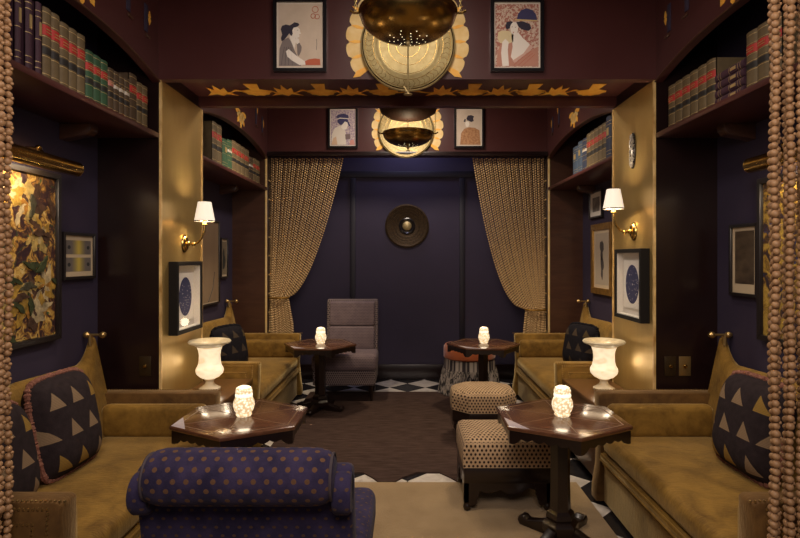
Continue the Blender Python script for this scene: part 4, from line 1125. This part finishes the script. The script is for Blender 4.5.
sconce(-1, 4.0, 1.655, 'brass sconce with white shade on the left gold pilaster')
sconce(1, 3.94, 1.74, 'brass sconce with white shade on the right gold pilaster')

# small openwork mask on the right pilaster
t = thing('wall_ornament', 'small black and silver openwork ornament above the right sconce', 'ornament', (W - .0045, 3.95, 2.32), -PI / 2)
b = MB(); b.prism(ell(0, 0, .040, .13, 28), XZ, 0, -.014, .003); b.build('dark_oval', 'black', t)
b = MB(); r = random.Random(4)
for k in range(9):
    z = -.105 + k * .026; ww = .036 * (1 - (z / .14) ** 2) ** .5
    pts = [(ww * (-1 + 2 * i / 10), -.017 - .003 * sin(i), z + .014 * sin(i * 1.4 + k * 1.3)) for i in range(11)]
    b.tube(pts, .0045, 6)
b.build('silver_scrolls', mat('silvered', (.62, .58, .52), .3, .8), t)

# switch plates on the pilaster fronts
def switch(px, label, m, s):
    t = thing('switch_plate', label, 'switch', (hx(px, D1), D1 - .001, hz(366, D1)), 0)
    b = MB(); b.box(-.039, .039, -.006, 0, -.064, .064, .002); b.build('plate', m, t)
    b = MB(); b.lathe([(.013, -.006), (.013, -.012), (.008, -.018), (0, -.018)], n=14, axis='y'); b.tube([(0, -.016, 0), (0, -.024, .012)], .004, 6); b.build('toggle', 'brass', t)
switch(145.5, 'dark brass switch plate low on the left pilaster front', 'switch_dk', -1)
switch(670, 'dark switch plate left of the brighter one on right pilaster', 'switch_dk', 1)
switch(684.5, 'bright brass switch plate on the right pilaster front', 'switch_lt', 1)

# ------------------------------------------------------------------ hanging bowl lamps
def bowl_lamp(x, y, zr, label, H=.14, rod=.035):
    t = thing('hanging_lamp', label, 'lamp', (x, y, zr), 0, 'hanging brass bowl lamps')
    R = .245
    n = 12; prof = [(R * sin(PI / 2 * i / n), -H * cos(PI / 2 * i / n)) for i in range(n + 1)]
    prof += [(R + .006, .004), (R + .006, .012), (R - .006, .012)] + [((R - .008) * sin(PI / 2 * i / n), -(H - .008) * cos(PI / 2 * i / n)) for i in range(n, -1, -1)]
    b = MB(); b.lathe(prof, n=56, cap=False); bw = b.build('bowl', 'bronze', t, sharp=60)
    b = MB(); r = random.Random(3)
    for ring, cnt in ((.10, 4), (.2, 7), (.3, 9), (.4, 8)):
        for k in range(cnt):
            a = 2 * PI * k / cnt + ring * 7; th = ring * 1.05
            b.ball((R * sin(th) * cos(a), R * sin(th) * sin(a), -H * cos(th) + .0014), .0030, 6, 4)
    b.build('pierced_lights', 'pinhole', bw)
    b = MB(); b.tube([(0, 0, -H + .004), (0, 0, -H - rod)], .004, 6); b.ball((0, 0, -H - .01), .012, 10, 6)
    b.tube([(0, 0, -H - rod + .002), (-.022, 0, -H - rod + .035)], .003, 5); b.tube([(0, 0, -H - rod + .002), (.022, 0, -H - rod + .035)], .003, 5); b.lathe([(.0, -H - rod - .012), (.022, -H - rod - .009), (.022, -H - rod - .005), (0, -H - rod)], n=14); b.build('finial', 'brass_lt', t)
    up = .22
    for k in range(3):
        a = [PI * 1.0, 0, PI / 2][k]
        p0 = Vector((R * cos(a), R * sin(a), .008)); p1 = Vector((.27 * cos(a), .27 * sin(a), up))
        b = MB(); b.tube([p0, p0 + Vector((.03 * cos(a), .03 * sin(a), .0)), p0 + Vector((.05 * cos(a), .05 * sin(a), .012))], .007, 7); b.build('hook', 'bronze', t)
        b = MB(); q0 = p0 + Vector((.022 * cos(a), .022 * sin(a), .006)); m = 16
        for i in range(m):
            c = q0.lerp(p1, (i + .5) / m); d = (p1 - q0).normalized() * ((p1 - q0).length / m * .62)
            sd = Vector((-sin(a), cos(a), 0)) if i % 2 else Vector((cos(a), sin(a), 0))
            b.tube([c + d * cos(w) + sd * .0055 * sin(w) for w in [2 * PI * j / 8 for j in range(8)]], .0022, 4, True)
        b.build('chain', 'brass_lt', t)
    b = MB(); b.lathe([(0, .14), (.10, .146), (.20, .172), (.27, .215), (.285, .26), (.275, .26), (.19, .182), (0, .152)], n=48, cap=False); b.build('upper_bowl', mat('canopy_brown', (.03, .012, .008), .7, spec=.2) if 'canopy_brown' not in bpy.data.materials else bpy.data.materials['canopy_brown'], t)
    b = MB(); b.tube([(0, 0, .15), (0, 0, 3.6 - zr)], .008, 8); b.tube([(0, 0, -.02), (0, 0, .14)], .004, 6); b.build('rod', 'brass_lt', t)
    b = MB(); b.lathe([(.0, 3.6 - zr - .05), (.05, 3.6 - zr - .04), (.07, 3.6 - zr)], n=24); b.build('ceiling_rose', 'bronze', t)
    b = MB(); b.ball((0, 0, -.045), .032, 14, 9); b.build('bulb', 'bulb', t)
    L = bpy.data.lights.new('bowl_bulb', 'POINT'); L.energy = 2.2; L.color = (1, .78, .5); L.shadow_soft_size = .04
    o = bpy.data.objects.new('bowl_bulb', L); COL.objects.link(o); o.location = (x, y, zr + .04)
bowl_lamp(hx(408, 2.8), 2.80, 2.79, 'nearer hanging brass bowl lamp before the large engraved plate', .135, .265)
bowl_lamp(hx(408, 5.4), 5.40, 2.765, 'farther hanging brass bowl lamp before the rear beam plate', .12)

# ------------------------------------------------------------------ bead curtains
def bead_strand(path, step, phase=1.0):
    last = Vector(path[0]); pts = []; need = step * phase
    for p in path[1:]:
        p = Vector(p); seg = (p - last).length
        while seg >= need:
            last = last.lerp(p, need / seg); pts.append(last.copy()); seg = (p - last).length; need = step
        need -= seg; last = p
    return pts
def far_curtain(s, label):
    # the strands are gathered to a tieback beside the jamb
    if s < 0: xo, xt, xi, e, xg0, xg1, ytie = 269, 343, 288, .58, 269.5, 293, 297
    else: xo, xt, xi, e, xg0, xg1, ytie = 546, 473, 526, .45, 545, 523.5, 309
    Y = D3 + .085; b = MB(); n = 34; strands = []
    ztop, ztie, zbot = 2.735, HC + (CY - ytie) * Y / F, .35
    for i in range(n):
        f = i / (n - 1); X0 = hx(xo + (xt - xo) * f, Y); Xt = hx(xo + (xi - xo) * f, Y); Xb = hx(xg0 + (xg1 - xg0) * f, Y)
        path = []
        for k in range(41):
            t = 1 - k / 40; path.append((Xt + (X0 - Xt) * t ** (e + .35 * (1 - f)), Y + .012 * sin(i * 1.1) + (.008 if i % 2 else -.008), ztie + (ztop - ztie) * t))
        for k in range(1, 15):
            t = k / 14; path.append((Xt + (Xb - Xt) * min(1, t * 2.2), Y + .012 * sin(i * 1.1) + (.008 if i % 2 else -.008), ztie + (zbot - ztie) * t))
        pts = bead_strand(path, .0285, .5 if i % 2 else 1); strands.append(path)
        for p in pts: b.ball(p, .0118, 6, 4)
    o = b.build('bead_curtain', 'bead_far', rec=False); tag(o, label, 'curtain', 'tied back bead curtains at the rear opening', 'stuff')
    g = MB()
    ring = [(hx((xo + xi) / 2, Y) + abs(hx(xi, Y) - hx(xo, Y)) * .56 * cos(a), Y + .06 * sin(a), ztie + .01 * sin(a)) for a in [2 * PI * i / 28 for i in range(28)]]
    g.tube(ring, .012, 7, True); g.build('tieback_cord', 'gilt_frame', o)
    g = MB()
    for path in strands: g.tube(path, .003, 4)
    g.build('strand_cord', 'strand', o)
far_curtain(-1, 'straw coloured bead curtain tied back at left of rear opening')
far_curtain(1, 'straw coloured bead curtain tied back at right of rear opening')
def near_curtain(xs, Y, z0s, label):
    b = MB(); g = MB(); 
    for i, x in enumerate(xs):
        path = [(x + .004 * sin(i * 3 + k * .5), Y + (-.026, .0, .026)[i % 3], 2.9 - (2.9 - z0s[i]) * k / 60) for k in range(61)]
        for k, p in enumerate(bead_strand(path, .0245, .3 + .35 * (i % 3))):
            rr = .0122 + .0012 * sin(k * 1.7 + i); b.ball(p, rr, 10, 7)
            if k % 2: b.ball((p.x + .012, p.y, p.z + .012), .0062, 6, 4)
        g.tube(path, .0022, 4)
    o = b.build('bead_curtain', 'bead', rec=False); tag(o, label, 'curtain', None, 'stuff'); g.build('strand_cord', 'strand', o)
near_curtain([hx(-35 + 4.6 * i, 1.8) for i in range(9)] + [hx(6, 1.8)], 1.80, [.02] * 8 + [.02, .735], 'brown wooden bead strands hanging at left edge in front of the near sofa')
near_curtain([hx(770 + 4.6 * i + 1.5 * sin(i * 2.4), 1.8) for i in range(12)], 1.80, [.02] * 12, 'brown wooden bead strands hanging at right edge in front of the near sofa')

# ------------------------------------------------------------------ lights
def light(kind, loc, energy, color, size=.1, target=None, angle=None, blend=.6):
    L = bpy.data.lights.new('lamp_or_fill', kind); L.energy = energy; L.color = color  # serves the visible lamps and the added fill lights alike
    if kind == 'AREA': L.shape = 'DISK'; L.size = size
    else: L.shadow_soft_size = size
    if kind == 'SPOT': L.spot_size = math.radians(angle or 60); L.spot_blend = blend
    o = bpy.data.objects.new('lamp_or_fill', L); COL.objects.link(o); o.location = loc
    if target is not None: o.rotation_euler = (Vector(target) - Vector(loc)).to_track_quat('-Z', 'Y').to_euler()
    return o
WARM = (1, .80, .56)
for s in (-1, 1):
    light('POINT', (s * 1.465, 4.0 if s < 0 else 3.94, 1.9 if s < 0 else 1.98), 10, WARM, .05)
    light('POINT', (s * 1.455, 4.06, .581 + .19), 5, WARM, .115)
    light('AREA', (s * (WX - .17), 2.74, 2.03), 3.5, WARM, .1, (s * (WX + .1), 2.74, 1.3))
    light('SPOT', (s * .95, 2.75, 3.55), 70, (1, .82, .60), .12, (s * 1.0, 3.0, .5), 75, .9)  # added ceiling spot without a fixture, brightens the near tables and sofas
    light('SPOT', (s * 1.1, 5.2, 3.55), 200, (1, .80, .54), .12, (s * 1.2, 5.3, .4), 75, .9)  # added ceiling spot without a fixture, lifts the gold of the far sofas
for x, y in ((-.898, 3.02), (.85, 3.02), (-.88, 5.58), (.778, 5.60)):
    light('POINT', (x, y, .90), .8, WARM, .04)
light('AREA', (0, .1, 2.75), 50, (1, .82, .70), 1.4, (0, 4.2, 1.6))  # soft frontal fill added on the camera side
light('AREA', (0, 2.35, 3.5), 16, (1, .86, .74), .6, (0, 2.5, 0))  # added overhead fill, lights the top of the foreground chair
light('AREA', (0, 5.3, 3.5), 36, (1, .84, .70), .6, (0, 5.3, 0))  # added overhead fill for the far bay
light('AREA', (0, 6.75, 3.4), 7, (.6, .6, 1.0), .3, (0, 7.0, 1.5))  # added bluish light, grades the upper rear wall
w = bpy.data.worlds.new('World'); S.world = w; w.use_nodes = True
w.node_tree.nodes['Background'].inputs[0].default_value = (.75, .72, .85, 1)
w.node_tree.nodes['Background'].inputs[1].default_value = .10

# ------------------------------------------------------------------ camera
cam = bpy.data.cameras.new('Camera'); co = bpy.data.objects.new('Camera', cam); COL.objects.link(co)
co.location = (0, 0, HC); co.rotation_euler = (PI / 2, 0, 0)
cam.sensor_width = 36; cam.lens = 36 * F / 800
cam.shift_x = -7.5 / 800; cam.shift_y = -11 / 800
cam.clip_start = .05
S.camera = co
S.view_settings.view_transform = 'Standard'; S.view_settings.look = 'None'
S.view_settings.exposure = .12; S.view_settings.gamma = 1; S.view_settings.use_curve_mapping = False
